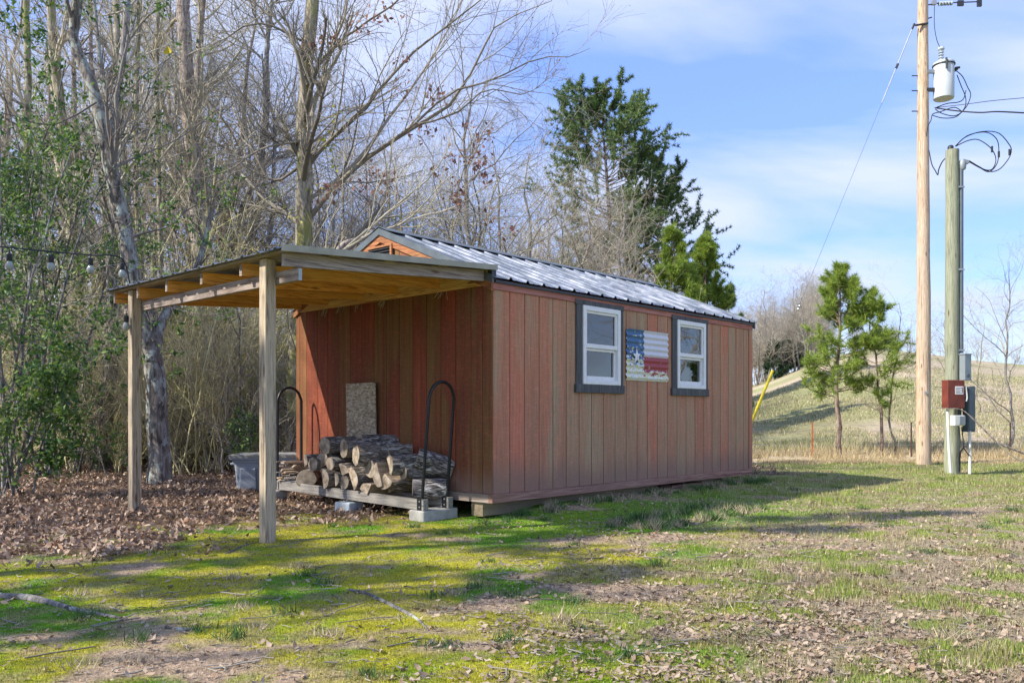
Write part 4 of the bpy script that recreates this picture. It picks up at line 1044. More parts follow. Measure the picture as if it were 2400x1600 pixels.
mroot, mb, mLP, mL2, mL3 = hero('spreading_tree', 'tall mossy tree with long bare branches reaching right above the shed roof',
     [([(690,1060),(694,900),(702,740),(710,580),(714,440),(712,300),(720,160),(733,0),(738,-80)], 12.6, .15, .09, .3)],
     [([(716,400),(770,330),(850,262),(900,200),(990,110),(1080,40),(1150,-20)], 12.8, .055, .01, -.6),
      ([(718,520),(800,420),(870,362),(985,290),(1060,235),(1130,110),(1170,60),(1290,12)], 12.8, .06, .006, -1.2),
      ([(717,470),(780,430),(860,350),(940,240),(1000,160),(1060,60),(1110,-40)], 12.9, .05, .01, .6),
      ([(880,355),(960,300),(1050,222),(1150,195),(1250,150),(1330,140),(1376,118)], 12.3, .03, .004, -.6),
      ([(985,290),(1060,262),(1130,205),(1220,215),(1300,165)], 12.0, .022, .004, -.3),
      ([(722,300),(760,160),(800,60),(830,-60)], 12.7, .045, .02, .3), ([(720,200),(690,120),(640,40),(600,-40)], 12.7, .04, .02, -.3),
      ([(720,180),(790,100),(820,70),(900,10),(960,-40)], 12.7, .035, .015, -.3),
      ([(714,380),(640,420),(600,360),(560,260),(520,160)], 12.8, .035, .01, .5), ([(712,330),(610,345),(520,400),(420,420)], 12.7, .03, .006, -.5),
      ([(725,100),(600,60),(500,110)], 12.7, .03, .008, -.4), ([(708,560),(760,520),(800,430),(830,360),(850,250)], 13.2, .03, .008, .6)],
     'bark_moss', 'twig_mid', 7, limb_auto=8, la_t=(.3, 1), la_ratio=.2, sub=9, tw=7, tl=3)
hero('oak_sapling', 'low spreading oak with tan branches just behind the shed ridge',
     [([(740,1000),(748,760),(790,590),(850,560),(905,540)], 11.8, .05, .03, .3)],
     [([(800,590),(860,556),(950,530),(1040,440),(1110,380)], 11.6, .03, .006, .2), ([(790,600),(900,505),(985,430),(1040,350),(1060,300)], 11.6, .028, .006, .5),
      ([(905,540),(990,500),(1080,470),(1180,400),(1300,335)], 12, .025, .004, .8), ([(770,650),(760,560),(790,450),(800,330)], 11.8, .02, .005, 0),
      ([(880,560),(1000,560),(1100,520),(1250,500)], 12, .02, .004, .8)],
     'bark_brown', 'twig', 8, limb_auto=0, sub=8, tw=6, tl=2)
# dead and green leaf clusters held in the branches
def leaf_cloud(C, n, spread, size, seed, droop=.6, elong=1.0):
    rg = np.random.RandomState(seed); c = np.repeat(C, n, 0)+rg.randn(len(C)*n, 3)*spread
    m = len(c); t = unit(rg.randn(m, 3)+np.array([0, 0, -droop])); b = unit(np.cross(t, rg.randn(m, 3))); s = (size*(.6+.7*rg.rand(m)))[:, None]; nr = np.cross(t, b)
    p = [c-t*s*.5*elong, c+b*s*.26+nr*s*.1, c+t*s*.5*elong, c-b*s*.26+nr*s*.1]
    V = np.stack(p, 1).reshape(-1, 3); k = np.arange(m)[:, None]*4
    return V, np.concatenate([k+np.array([[0,1,2]]), k+np.array([[0,2,3]])])
cl = [(430,240),(350,280),(630,150),(725,115),(815,105),(890,360),(890,550),(1055,580),(1130,570),(960,790),(1040,800),(1300,790),(1420,810),(1370,880),(1190,950),(1290,960),(1380,1000),(1400,1090),(1380,1040),(1130,1060),(750,1060),(810,1110),(650,1150),(520,1150),(420,1130),(400,1210),(1240,1150),(1220,1240),(1430,1340),(1550,1410),(680,1140),(1210,1220),(1350,1000)]
C = np.array([W(600+x*.3826, y*.3826, 12.2) for x, y in cl])
V, T = leaf_cloud(C, 16, .085, .085, 1, .9); o = tag(link('dead_leaves', mesh_np('dead_leaves', V-mb, [T], M['leaf_brown']), mroot), kind='stuff')
cl = [(490,685),(470,920),(480,990),(370,1165),(435,850),(860,1370),(985,1400),(190,1310),(250,1340),(410,340),(330,290)]
C = np.array([W(600+x*.3826, y*.3826, 12.4) for x, y in cl]); V, T = leaf_cloud(C, 9, .07, .075, 2)
tag(link('vine_leaves', mesh_np('vine_leaves', V-mb, [T], M['leaf_yelgreen']), mroot), kind='stuff')
# buds on twig tips of the spreading tree
tips = mL3[::2, -1]; V, T = leaf_cloud(tips, 1, .01, .035, 3, 0); tag(link('buds', mesh_np('buds', V-mb, [T], M['leaf_bud']), mroot), kind='stuff')

V, T = leaf_cloud(LEAF_CLOUD, 6, .11, .045, 11, .2)
tag(link('understory_leaves', mesh_np('understory_leaves', V, [T], M['leaf_yelgreen'])), 'sparse yellow green new leaves through the undergrowth', 'foliage', kind='stuff')
# evergreen broadleaf shrubs at the left edge
def leafy(name, label, px, d, h, n_st, leaves_n, size, seed, z0=.1, rad=.5, mat='leaf_green', cat='shrub', clump=.13):
    rg = np.random.RandomState(seed); x = (px-1200)/F*d; b = np.array([x, d, ghc(x, d)-.03])
    P = np.zeros((n_st, 9, 3)); P[:, 0, :2] = rg.randn(n_st, 2)*.12*rad; dd = unit(np.stack([rg.randn(n_st)*.2, rg.randn(n_st)*.2, np.ones(n_st)], 1)); ln = h*(.7+.3*rg.rand(n_st))
    for j in range(8): P[:, j+1] = P[:, j]+dd*(ln/8)[:, None]; dd = unit(dd+rg.randn(n_st, 3)*.1+np.array([0,0,.05]))
    R = (.008+.007*h/3)*np.linspace(1, .3, 9)[None]*np.ones((n_st, 1))
    A, RA = sprout(rg, P, R, 10, z0, 1, .28*rad*2, .9, .2, 5, .18, .5, 0, rmin=.003)
    B, RB = sprout(rg, A, RA, 5, .2, 1, .55, .8, .0, 3, .2, .6, -.03, rmin=.0025)
    root = empty(name, b, 0, label, cat)
    g = Geo(); g.tubes(P, R, 6).tubes(A, RA, 4).tubes(B, RB, 3); link('stems', g.mesh('stems', M['bark_dark']), root)
    pts = np.concatenate([B[:, 1:].reshape(-1, 3), A[:, 2:].reshape(-1, 3)]); hold = fbm(pts[:,0]*3+50, pts[:,2]*3+50, .6, 2, seed) > .42; pts = pts[hold]
    pts = pts[rg.randint(0, len(pts), leaves_n//4)]
    V, T = leaf_cloud(pts, 4, clump*.35, size, seed, .2, 1.15)
    tag(link('foliage', mesh_np('foliage', V, [T], M[mat]), root), kind='stuff'); return root
leafy('evergreen_shrub', 'tall glossy evergreen shrub at the far left edge of the woods', 14, 10.0, 5.9, 7, 8000, .058, 1, .12, .55)
leafy('evergreen_shrub', 'bright green leafy evergreen high up beside the tall glossy shrub', 115, 11.5, 6.6, 8, 8000, .062, 2, .3, .5)
leafy('evergreen_shrub', 'loose yellow green evergreen growing left of the dark slim tree', 190, 12.6, 4.0, 6, 3600, .055, 3, .1, .5)
leafy('evergreen_shrub', 'thin leafy evergreen between the far lean-to post and the woods edge', 420, 13.6, 3.0, 5, 1500, .05, 4, .1, .45, 'leaf_yelgreen')
leafy('evergreen_shrub', 'dark drooping evergreen low at the left edge', 30, 9.0, 2.3, 6, 3800, .062, 5, .05, .75)
leafy('evergreen_shrub', 'small green holly bush rising behind the storage tote', 575, 11.2, 1.0, 7, 1200, .045, 6, .3, .5, clump=.1)
leafy('evergreen_shrub', 'yellow green bush behind the lean-to near the wall corner', 655, 13, 2.2, 6, 1500, .05, 8, .1, .5, 'leaf_yelgreen')
leafy('evergreen_shrub', 'low green seedling at the foot of the dark slim tree', 240, 12.9, .45, 5, 350, .045, 7, .1, .5, clump=.08)
leafy('evergreen_shrub', 'yellow green privet thicket in the middle of the woods edge', 500, 15, 2.6, 8, 2200, .05, 9, .1, .5, 'leaf_yelgreen')

# pines
def pine(name, label, x, y, h, r, prof, nb, seed, z0, mat='needle', tufts=5, needles=26, nl=.16, nw=.006, lean=(0, 0), trunk_r=None, group=None, upc=.06, droop=.0, sub=5, bark='bark_pine', tdw=.55, elm=.75):
    rg = np.random.RandomState(seed); b = np.array([x, y, ghc(x, y)-.03])
    tp = wobble_path(rg, (0,0,0), (lean[0], lean[1], h*.98), 14, .006*h); R = (trunk_r or h*.012)*np.linspace(1, .15, 14)
    t = z0+(1-z0)*rg.rand(nb)**.9*.97; t = np.sort(t); i = np.minimum((t*13).astype(int), 12); f = (t*13-i)[:, None]
    p = tp[i]*(1-f)+tp[i+1]*f; az_ = rg.rand(nb)*6.28; ln = np.array([prof((q-z0)/(1-z0)) for q in t])*r*(.65+.5*rg.rand(nb))
    el = .15+elm*((t-z0)/(1-z0))**1.5 - droop; d = np.stack([np.cos(az_)*np.cos(el), np.sin(az_)*np.cos(el), np.sin(el)], 1)
    P = np.zeros((nb, 7, 3)); P[:, 0] = p
    for j in range(6): P[:, j+1] = P[:, j]+d*(ln/6)[:, None]; d = unit(d+rg.randn(nb, 3)*.1+np.array([0, 0, upc]))
    RP = (np.interp(t, np.linspace(0, 1, 14), R)*.35)[:, None]*np.linspace(1, .3, 7)
    A, RA = sprout(rg, P, RP, sub, .3, 1, .42, .75, .12, 4, .12, .5, .06, rmin=.004)
    root = empty(name, b, 0, label, 'pine tree', group); link('trunk', trunk_mesh([(tp, R)], 'trunk', M[bark], (0,0,0)), root)
    g = Geo(); g.tubes(P, RP, 4).tubes(A, RA, 3); link('branches', g.mesh('branches', M[bark]), root)
    tt = []; td = []
    for Q in (A, P):
        K = Q.shape[1]
        for u_ in np.linspace(.35 if Q is A else .6, 1, tufts):
            f = u_*(K-1); i = min(int(f), K-2); q = Q[:, i]+(Q[:, i+1]-Q[:, i])*(f-i); tt.append(q); td.append(unit(Q[:, i+1]-Q[:, i]))
    tt.append(tp[-1:]); td.append(np.array([[0, 0, 1.]]))
    tt = np.concatenate(tt); td = np.concatenate(td); m = len(tt)*needles
    c = np.repeat(tt, needles, 0); dd = unit(np.repeat(td, needles, 0)*tdw+rg.randn(m, 3)*.55+np.array([0, 0, .15])); bb = unit(np.cross(dd, rg.randn(m, 3)))
    l_ = (nl*(.6+.6*rg.rand(m)))[:, None]
    V = np.stack([c-bb*nw, c+bb*nw, c+dd*l_], 1).reshape(-1, 3)
    tag(link('needles', mesh_np('needles', V, [np.arange(m*3).reshape(-1, 3)], M[mat]), root), kind='stuff'); return root
def XY(px, d): return (px-1200)/F*d, d
ov = lambda q: (.55+.45*math.sin(min(1, q*1.6)*1.57))*(1-q**3)**.5
cone = lambda q: (1-q)**.75+.05
pine('tall_pine', 'tallest dark green pine towering over the woods behind the shed', *XY(1425, 38), 13.9, 3.5, ov, 105, 1, .40, nl=.21, nw=.021, tufts=5, needles=22, sub=7, tdw=.25, elm=.55, lean=(-.2, 0), trunk_r=.2)
pine('tall_pine', 'broad pine whose lower boughs stretch right above the shed roof', *XY(1510, 39), 10.6, 3.2, lambda q: .6+.5*math.sin(min(1, q+.2)*math.pi)**.6 if q < .8 else .45, 75, 2, .22, nl=.21, nw=.021, tufts=5, needles=20, sub=6, tdw=.25, lean=(1.0, 0), trunk_r=.17)
pine('young_pine', 'yellow green young pine just behind the shed roof, left of its taller neighbour', *XY(1580, 24), 6.1, 1.35, cone, 80, 3, .12, mat='needle_y', nl=.2, nw=.012, needles=16)
pine('young_pine', 'pointed bright young pine behind the roof, right of the yellow green one', *XY(1655, 25), 6.1, 1.2, cone, 90, 4, .12, mat='needle_y', nl=.17, nw=.010, needles=20)
pine('young_pine', 'small dark pine tip showing past the far end of the shed roof', *XY(1712, 27), 4.75, .8, cone, 34, 5, .15, nl=.17, nw=.011, needles=18)
pine('young_pine', 'bright green young pine standing by the wire fence, left of two poles', *XY(1967, 18.5), 4.3, .95, lambda q: (1-q)**.6*(.75+.25*math.sin(min(1, q*3)*1.57))+.05, 74, 6, .30, mat='needle_y', nl=.16, nw=.0065, needles=16, tufts=4, lean=(-.05, 0), trunk_r=.062)
pine('young_pine', 'thin leaning pine right of the bright green pine by the fence', *XY(2064, 18.4), 3.75, .66, lambda q: .35+.65*math.sin(min(1, q+.15)*math.pi)**.6 if q < .95 else .2, 50, 7, .3, mat='needle_y', nl=.14, nw=.006, needles=20, lean=(-.35, 0), trunk_r=.04, tufts=3)
for k, (px, d, h, r) in enumerate(((1815, 74, 3.5, 1.0), (1843, 77, 3.3, 1.2), (1872, 80, 2.4, 1.0), (1862, 98, 6.2, 2.3), (2056, 105, 3.2, 1.5))):
    pine('cedar', ['pointed dark cedar below the wooded hillside', 'rounded dark cedar right of the pointed one', 'low dark cedar at the right of the cedar trio', 'larger dark evergreen among the bare hillside trees', 'dark evergreen on the hill crest between the fence trees'][k],
         *XY(px, d), h, r, cone, 40, 20+k, .04, mat='needle_d', nl=.4, nw=.05, tufts=3, needles=14, sub=4)
# bare trees in the field and on the hill
for k, (px, d, s, sz, rot, lab) in enumerate(((2095, 18.6, .36, .38, 1.0, 'slim bare sapling just left of the brown utility pole'), (2362, 19.5, .42, .44, 2.2, 'bare pale barked tree right of the grey pole by the fence'),
        (2295, 27, .38, .34, .4, 'small bare tree between the grey pole and the pale barked tree'), (2225, 33, .42, .36, 3.3, 'bare tree in the field directly behind the grey pole'))):
    x, y = XY(px, d); place_tree('bare_tree', *wood_kinds[[2, 5, 2, 5][k]], x, y, rot, s, lab, None, sz=sz)
for i in range(150):
    px = (rw.uniform(1700, 1930) if i < 100 else rw.uniform(1900, 2110)) if i < 135 else rw.uniform(2110, 2420); d = rw.uniform(72, 112) if i < 135 else rw.uniform(118, 135)
    if px > 1930 and i < 135: d = rw.uniform(104, 122)
    x, y = XY(px, d); s = rw.uniform(.42, .68) if px < 1930 else rw.uniform(.2, .34)
    place_tree('bare_tree', *far_kinds[1+rw.randrange(3)], x, y, rw.random()*6.28, s, ('distant bare tree on the wooded hillside left of the fence pine' if px < 1880 else 'low distant bare tree on the hill crest behind the fence pines' if px < 2110 else 'tiny bare tree on the far skyline right of the poles'), 'bare trees on the hillside')
# trees standing outside the picture: left (their shade falls on the lawn) and right (mirrored in the windows)
for k, (x, y, s) in enumerate(((-9.2, .2, .8), (-12.5, 3.0, .85), (-7.4, -3.4, .7), (10.6, 12.3, .5), (15.5, 14.6, .5), (20, 17, .6))):
    place_tree('bare_tree', *wood_kinds[k % 6], x, y, k*1.3, s, 'bare tree standing outside the picture beside the lawn', 'bare trees around the lawn')
for k, (x, y, h) in enumerate(((-6.6, 2.1, 6.6), (-6.9, 3.3, 10.5), (-10.4, -.6, 6.5), (-14.5, 1.2, 8.0), (-9.0, -5.6, 6.5), (19.5, 15.2, 2.6), (22, 17, 3.0), (23, 19.6, 3.0), (25, 18.6, 3.4), (19, 17.6, 2.6), (27, 22, 4))):
    pine('young_pine', 'bushy pine standing outside the picture beside the lawn', x, y, h, 1.3, cone, 36, 40+k, .25 if x < 0 else .04, nl=.2, nw=.016, needles=14, tufts=4, group='pines around the lawn')

# ------------------------------------------------------------------ poles and wires
def pole(name, label, px, d, wpx, toppx, topy, wt, mat, cat='utility pole'):
    b = W(px, HY, d); b[2] = gh(b[0], b[1]); t = W(toppx, topy, d); n = 14
    root = empty(name, b, 0, label, cat); P = np.linspace((0,0,-.2), (t[0]-b[0], 0, t[2]-b[2]), n); P[1:-1, :2] += rs.randn(n-2, 2)*.004
    R = np.linspace(wpx/F*d/2, wt/F*d/2, n)
    m = MB().tube(P, R, 20); m.build('pole_shaft', M[mat], root, smooth=True); return root, b, t
up, ub, ut = pole('utility_pole', 'tall brown wooden utility pole carrying the transformer', 2165, 15.7, 34, 2163, 1, 23, 'pole_b')
def rel(px, py, d, b): return W(px, py, d)-b
for y_ in (178, 213, 261): MB().tube([rel(2137, y_, 15.7, ub), rel(2152, y_, 15.7, ub)], .011, 6).build('bolt', M['darkmetal'], up)
MB().tube([rel(2174, 44, 15.7, ub), rel(2184, 41, 15.7, ub)], .012, 6).build('bolt', M['darkmetal'], up)
MB().tube([rel(2145, 60, 15.6, ub)+np.array([.0,-.0,0]), rel(2175, 55, 15.6, ub)], .02, 6).build('guy_clamp', M['darkmetal'], up)
MB().box(*(lambda q: (q[0]-.035, q[0]+.035, q[1]-.012, q[1]-.002, q[2]-.02, q[2]+.02))(rel(2171, 920, 15.56, ub)+np.array([0,0,0]))).build('tag_plate', M['alu'], up)
gp, gb, gt = pole('service_pole', 'shorter green grey wooden service pole carrying meter boxes', 2231, 13.2, 33, 2232, 352, 29.5, 'pole_g', 'service pole')
q = rel(2225, 350, 13.2, gb); MB().lathe([(.045, -.02), (.045, .04), (.03, .06)], 12, (q[0]+.02, q[1], q[2])).build('top_fitting', M['darkmetal'], gp)
def tubepx(name, pts, d, rad, mat, label=None, cat=None, parent=None, base=(0,0,0), n=None, dd=0, group=None, sides=6):
    P = PX(pts, d, n or max(8, 6*len(pts)), dd)
    if parent is None:
        b = P[0].copy(); o = MB().tube(P-b, rad, sides).build(name, M[mat], None, loc=b, smooth=True); return tag(o, label, cat, group)
    return MB().tube(P-np.array(base), rad, sides).build(name, M[mat], parent, smooth=True)
# transformer
tb = W(2212, 233, 15.62); tr = empty('transformer', tb, 0, 'pale grey can shaped transformer mounted near the top of the brown pole', 'transformer')
MB().lathe([(.02, .0), (.165, .0), (.178, .012), (.18, .03), (.18, .64), (.176, .645)], 28).build('tank', M['tank'], tr, smooth=True)
MB().lathe([(.19, .635), (.193, .65), (.19, .672), (.15, .70), (.02, .71)], 28).build('lid', M['tank'], tr, smooth=True)
MB().lathe([(.198, .625), (.198, .64)], 28).build('lid_band', M['darkmetal'], tr)
pr = []
for k in range(4): pr += [(.028, .71+.05*k), (.05, .722+.05*k), (.05, .73+.05*k), (.028, .745+.05*k)]
pr += [(.045, .915), (.06, .935), (.05, .97), (.02, .985)]
MB().lathe(pr, 14, (-.05, 0, 0)).build('bushing', M['foam'], tr, smooth=True)
MB().tube([(-.05,-.19,.70),(-.05,-.2,.6),(-.05,-.2,.5)], .018, 6).build('arrester', M['darkmetal'], tr)
for zz in (.52, .18): MB().box(-.36, -.17, -.02, .03, zz-.03, zz+.03).build('mounting_bracket', M['darkmetal' if zz < .3 else 'boxgrey'], tr)
for yy in (-.09, -.02, .05): MB().tube([(.17, yy, .55), (.25, yy, .56)], .022, 8).build('terminal', M['darkmetal'], tr)
# head hardware and insulators
hb = W(2176, 12, 15.7); hw = empty('insulator_string', hb, 0, 'line of dark insulators reaching right from the top of the brown pole', 'insulator')
P = [(0,0,0), (.18,0,.03), (.95,0,.06)]; MB().tube(P, .012, 6).build('rod', M['darkmetal'], hw)
for k in range(5): MB().tube([(.2+.055*k,0,.02+.003*k),(.225+.055*k,0,.022+.003*k)], .042, 10).build('disc', M['foam'], hw)
MB().box(.55, .66, -.02, .02, -.02, .08).build('clamp', M['darkmetal'], hw); MB().box(.92, 1.0, -.02, .02, -.03, .1).build('clamp', M['darkmetal'], hw); MB().box(.06, .14, -.03, .03, -.0, .12).build('clamp', M['galv'], hw)
tubepx('drop_wire', [(2190,14),(2190,60),(2196,95),(2206,117)], 15.6, .007, 'cable', 'thin wire dropping from the pole top to the transformer bushing', 'wire')
tubepx('service_wire', [(2190,253),(2260,245),(2330,236),(2420,228)], 15.6, .006, 'cable', 'upper straight service wire running right from the brown pole', 'wire', dd=-1)
tubepx('service_wire', [(2192,253),(2225,258),(2262,262),(2300,264),(2340,262),(2420,266)], 15.6, .013, 'cable', 'lower twisted service wire running right from the brown pole', 'wire', dd=-1)
for k, (pts, lab) in enumerate((([(2240,165),(2256,180),(2268,205),(2275,222),(2268,245),(2255,262),(2238,275),(2210,277),(2186,271)], 'outer black cable looping from transformer down to the brown pole'),
        ([(2243,176),(2252,200),(2263,228),(2262,250),(2250,266),(2232,272),(2205,265),(2192,256)], 'middle black cable looping below the transformer'),
        ([(2264,212),(2258,232),(2245,240),(2220,243),(2195,252)], 'short inner cable curling below the transformer tank'),
        ([(2256,262),(2236,252),(2205,262),(2186,268),(2182,282),(2174,298),(2172,320)], 'cable running from the loops down the side of the brown pole'),
        ([(2177,352),(2184,385),(2192,400),(2198,410),(2200,398),(2208,380),(2216,371)], 'sagging cable linking the brown pole to the grey pole'))):
    tubepx('loop_cable', pts, 15.55 if k < 4 else 14.6, .009, 'cable', lab, 'cable', dd=0 if k < 4 else -1.3)
# service loops on grey pole
for k, (pts, lab) in enumerate((([(2239,343),(2262,322),(2300,309),(2340,312),(2366,340),(2370,356),(2362,375),(2342,397),(2318,402),(2290,388),(2272,379)], 'largest black cable loop above the grey pole'),
        ([(2239,343),(2268,318),(2310,310),(2335,325),(2341,350),(2338,380),(2326,398),(2312,402),(2285,385),(2272,377)], 'middle black cable loop above the grey pole'),
        ([(2240,343),(2268,330),(2290,327),(2310,337),(2326,352),(2334,372),(2330,390),(2320,399),(2300,395),(2272,380)], 'smallest cable loop with a grey upper arc above the grey pole'))):
    tubepx('loop_cable', pts, 13.1, .008, 'cable' , lab, 'cable', n=40)
    sp = [(2366,357), (2341,362), (2325,350)][k]; a = W(sp[0], sp[1]-7, 13.1); b = W(sp[0], sp[1]+7, 13.1)
    tag(MB().tube([(0,0,0), tuple(b-a)], .017, 8).build('splice', M['cable'], None, loc=a), ['black splice on the outermost cable loop', 'black splice on the middle cable loop', 'black splice on the innermost cable loop'][k], 'cable splice')
cd = empty('conduit', W(2253, 827, 13.14), 0, 'slate coloured metal conduit with weatherhead up the right side of the grey pole', 'conduit')
h_ = (827-395)/F*13.14; MB().tube([(0,0,0), (-.0,0,h_)], .031, 12).build('pipe', M['boxdark'], cd, smooth=True)
MB().lathe([(.04,-.02),(.05,.0),(.055,.08),(.04,.13),(.015,.15)], 14, (.02,0,h_)).build('weatherhead', M['boxgrey'], cd, smooth=True)
MB().hexa([(.0,-.05,h_+.05),(.11,-.04,h_+.07),(.11,.04,h_+.07),(.0,.05,h_+.05)],[(.0,-.04,h_+.15),(.13,-.03,h_+.12),(.13,.03,h_+.12),(.0,.04,h_+.15)]).build('hood', M['boxgrey'], cd, bevel=.01)
for zz in (.03, 1.3, 2.6): MB().box(-.06,.036,-.036,.036,zz,zz+.025).build('strap', M['galv'], cd)
def boxpx(name, x0, x1, y0, y1, d, depth, mat, label, cat, rot=0, **k):
    a = W(x0, y1, d); b = W(x1, y0, d); w = b[0]-a[0]; h = b[2]-a[2]; root = empty(name, ((a[0]+b[0])/2, d+depth/2, a[2]), rot, label, cat)
    MB().box(-w/2, w/2, -depth/2, depth/2, 0, h).build('case', M[mat], root, bevel=.006); return root, w, h
e, w, h = boxpx('meter_socket', 2257, 2277, 829, 891, 13.0, .11, 'boxgrey', 'light grey meter box high on the right of the grey pole', 'electric box', R_(18))
MB().box(-w/2-.008, w/2+.008, -.062, .062, h-.012, h+.004).build('cover_lip', M['boxgrey'], e)
MB().tube([(0,-.056,.075),(0,-.063,.075)], .03, 16).build('knockout', M['boxdark'], e)
e, w, h = boxpx('control_box', 2216, 2261, 890, 957, 12.9, .13, 'rustred', 'rusty red brown control box with a white label on the grey pole', 'electric box', R_(12))
MB().box(-w/2+.004, w/2+.004, -.072, -.0655, .01, h-.01).build('door', M['rustred'], e, bevel=.003)
lb = MB().box(-.02, .125, -.0745, -.0725, .22, .345).build('label', M['paper'], e)
for k in range(5): MB().box(-.01, .10-(.03 if k % 2 else 0), -.0755, -.0747, .235+.02*k, .242+.02*k).build('print_line', M['ink'], lb)
MB().box(.1, .115, -.0755, -.0747, .24, .33).build('print_line', M['rustred'], lb)
e, w, h = boxpx('breaker_box', 2265, 2286, 905, 1012, 13.05, .12, 'boxdark', 'tall slate grey breaker box low on the right of the grey pole', 'electric box', R_(16))
MB().box(-w/2+.01, w/2-.01, -.072, -.061, .03, h-.03).build('door', M['boxdark'], e, bevel=.004); MB().box(w/2-.03, w/2-.01, -.082, -.0725, .16, .2).build('latch', M['galv'], e)
e, w, h = boxpx('outlet_box', 2234, 2262, 973, 997, 12.88, .1, 'pvc', 'small white weatherproof outlet box beneath the rusty box', 'outlet box', R_(14))
MB().box(-.02, w/2-.004, -.07, -.051, .015, h-.01).build('cover', M['boxgrey'], e, bevel=.004)
tag(MB().box(-.02,.02,-.02,.02,0,.3).build('pole_bracket', M['blackmetal'], None, loc=W(2249, 990, 13.0)), 'dark bracket between the outlet box and the grey pole', 'bracket')
tubepx('pvc_pipe', [(2221,958),(2223,1030),(2228,1107)], 12.98, .021, 'pvc', 'leaning white plastic pipe against the foot of the grey pole', 'pipe', sides=10)
tubepx('pvc_pipe', [(2273,1010),(2273,1060),(2273,1110)], 13.05, .021, 'pvc', 'upright white plastic pipe below the slate breaker box', 'pipe', sides=10)
tubepx('white_tube', [(2263,904),(2266,930),(2264,940)], 12.95, .014, 'pvc', 'short bent white tube beside the rusty box', 'pipe')
for k, pts in enumerate(([(2250,1106),(2247,1070),(2250,1035),(2248,1000)], [(2247,1104),(2250,1060),(2258,1045),(2254,1000)], [(2250,1100),(2252,1060),(2268,1040)], [(2246,1080),(2256,1050),(2272,1068)])):
    tubepx('ground_cable', pts, 13.0, .009, 'cable', 'dark cable in the bundle rising at the foot of the grey pole', 'cable', group='cables at the foot of the grey pole')
tubepx('dead_branch', [(2185,955),(2225,957),(2256,961),(2290,990),(2330,1030),(2350,1042),(2420,1070)], 12.7, [.004]*8+[.007]*10+[.012]*12+[.016]*12, 'bark_brown', 'long dead branch leaning down to the right across the pole boxes', 'branch')
tubepx('dead_branch', [(2330,1030),(2370,1066),(2420,1092)], 12.7, .01, 'twig', 'pale fallen stick on the lawn at the right edge', 'branch')
# guy wire with yellow guard
a = W(2143, 56, 15.65); b = np.array([4.25, 15.9, 0.0]); gw = empty('guy_wire', (4.25, 15.9, 0), 0, 'slanting guy wire with yellow guard running down behind the shed', 'guy wire')
Lp = lambda f: (a+(b-a)*f)-b
MB().tube([Lp(0), Lp(.012)], .02, 6).build('shackle', M['darkmetal'], gw); MB().tube([Lp(.012), Lp(.178)], .011, 6).build('strain_rod', M['alu'], gw); MB().tube([Lp(.09), Lp(.10)], .024, 8).build('joint', M['darkmetal'], gw)
MB().tube([Lp(.178), Lp(1)], .0028, 5).build('cable', M['darkmetal'], gw)
for f0 in (.635, .642): MB().lathe([(.008,-.05),(.022,-.03),(.014,0),(.026,.03),(.008,.05)], 10, tuple(Lp(f0))).build('insulator', M['galv'], gw)
MB().tube([Lp(.785), Lp(.985)], .028, 10).build('guard', M['yellow'], gw, smooth=True)
MB().tube([Lp(.98), (0,0,-.1)], .012, 6).build('anchor_rod', M['galv'], gw)
# wire fence
fy = 18.2; fe = empty('wire_fence', (W(1904, HY, fy)[0], fy, ghc(4.5, fy)), 0, 'wire fence with thin steel posts crossing beyond the lawn', 'fence'); bx = fe.location.x
for px, mt, lab in ((1904, 'orangepost', 'orange painted post'), (2136, 'brownpost', 'dark rusty post')):
    x = W(px, HY, fy)[0]; z = ghc(x, fy)-fe.location.z; o = MB().box(x-bx-.017, x-bx+.017, -.004, .004, z-.2, z+.76).box(x-bx-.004, x-bx+.004, .004, .026, z-.2, z+.76).build('post', M[mt], fe); o['label'] = lab
for px in (1690, 2368):
    x = W(px, HY, fy)[0]; MB().box(x-bx-.017, x-bx+.017, -.004, .004, -.2, .76).build('post', M['brownpost'], fe)
for k, z in enumerate((.12, .27, .42, .57, .70)): MB().tube([(-4, -.006, z), (0, -.006, z-.01), (4, -.006, z), (9, -.006, z)], .0022, 4).build('wire', M['galv'], fe)
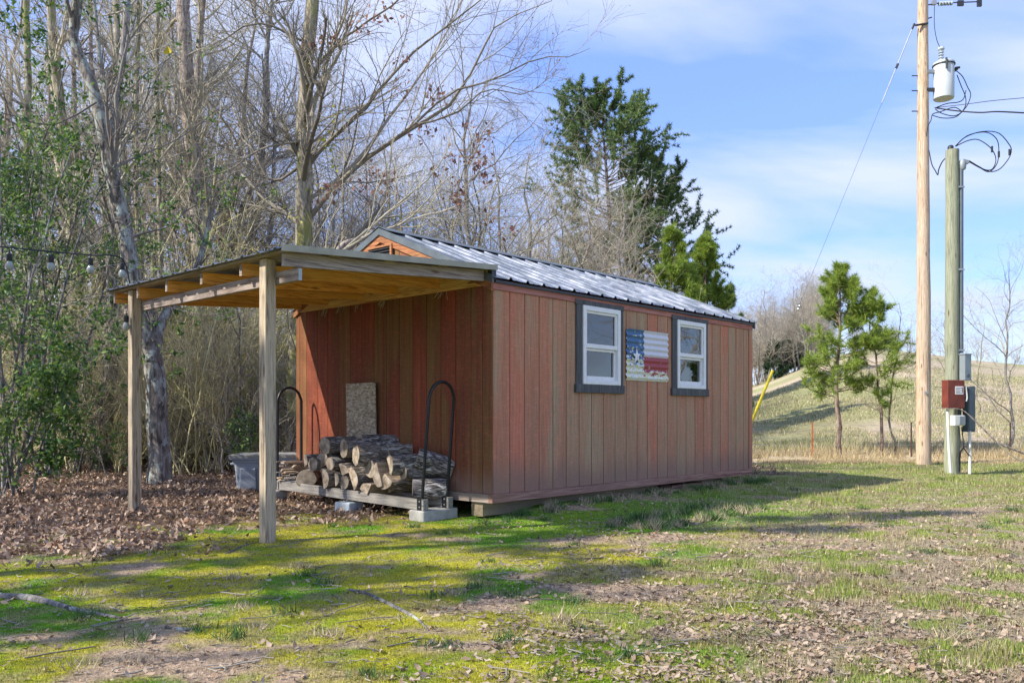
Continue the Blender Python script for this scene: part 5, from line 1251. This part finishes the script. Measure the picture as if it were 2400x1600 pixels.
# string lights
sl = empty('string_lights', W(0, 578, 7.0), 0, 'black cable of clear string light bulbs hung at the left of the lean-to', 'string lights'); lb_ = np.array(sl.location)
cab = [W(-120, 570, 6.7), W(0, 578, 7.0), W(120, 590, 7.2), W(212, 598, 7.4), W(286, 607, 7.6), W(309, 690, 7.75)]
MB().tube(catmull(cab, 40)-lb_, .006, 6).build('cable', M['cable'], sl)
for px, py, d in ((22, 590, 7.02), (120, 594, 7.2), (212, 601, 7.4), (286, 612, 7.6), (296, 735, 7.7)):
    c = W(px, py, d)-lb_; s = empty('socket_bulb', c); s.parent = sl
    MB().tube([(0,0,.03),(0,0,-.02)], .004, 5).build('wire', M['cable'], s)
    MB().lathe([(.012,-.015),(.021,-.02),(.022,-.075),(.018,-.08)], 12).build('socket', M['cable'], s, smooth=True); MB().lathe([(.017,-.08),(.03,-.105),(.032,-.125),(.022,-.148),(.004,-.156)], 14).build('bulb', M['glassbulb'], s, smooth=True)
tag(MB().add([(0,0,.05),(.035,.01,.02),(.045,-.005,-.02),(.0,.015,-.035),(-.045,.0,-.03),(-.02,-.012,.015)], [(0,5,4,3),(0,3,2,1)]).build('yellow_leaf', M['leafyellow'], None, loc=W(393, 119, 9.0)), 'bright yellow leaf caught in the bare twigs at the upper left', 'leaf')
# roots and sticks in the lawn
def rootpx(pts, rad, label, mat='twig_grey'):
    P = []
    for px, py in pts: d = CH*F/(py-HY); x = (px-1200)/F*d; P.append((x, d, gh(x, d)+rad*.15))
    P = catmull(P, 26); r = rad*np.concatenate([np.linspace(.8, 1, 13), np.linspace(1, .3, 13)])
    b = P[0].copy(); o = MB().tube(P-b, r, 8).build('tree_root', M[mat], None, loc=b, smooth=True); tag(o, label, 'root')
rootpx([(-60,1392),(0,1399),(60,1402),(110,1412),(180,1430),(285,1451)], .024, 'long grey root crossing the moss at the left edge', 'bark_dark')
rootpx([(815,1385),(860,1398),(930,1428),(975,1450),(1005,1480)], .011, 'half buried grey root curving through the lawn centre', 'bark_dark')
rootpx([(390,1470),(430,1478),(462,1474)], .012, 'short grey stick lying on the moss, lower left', 'bark_lichen')
rootpx([(1180,1505),(1230,1496),(1275,1512)], .008, 'thin pale stick on bare dirt, lower middle', 'twig')
rootpx([(530,1297),(570,1280),(604,1268)], .009, 'thin dark stick lying left of the near lean-to post', 'twig_dk')
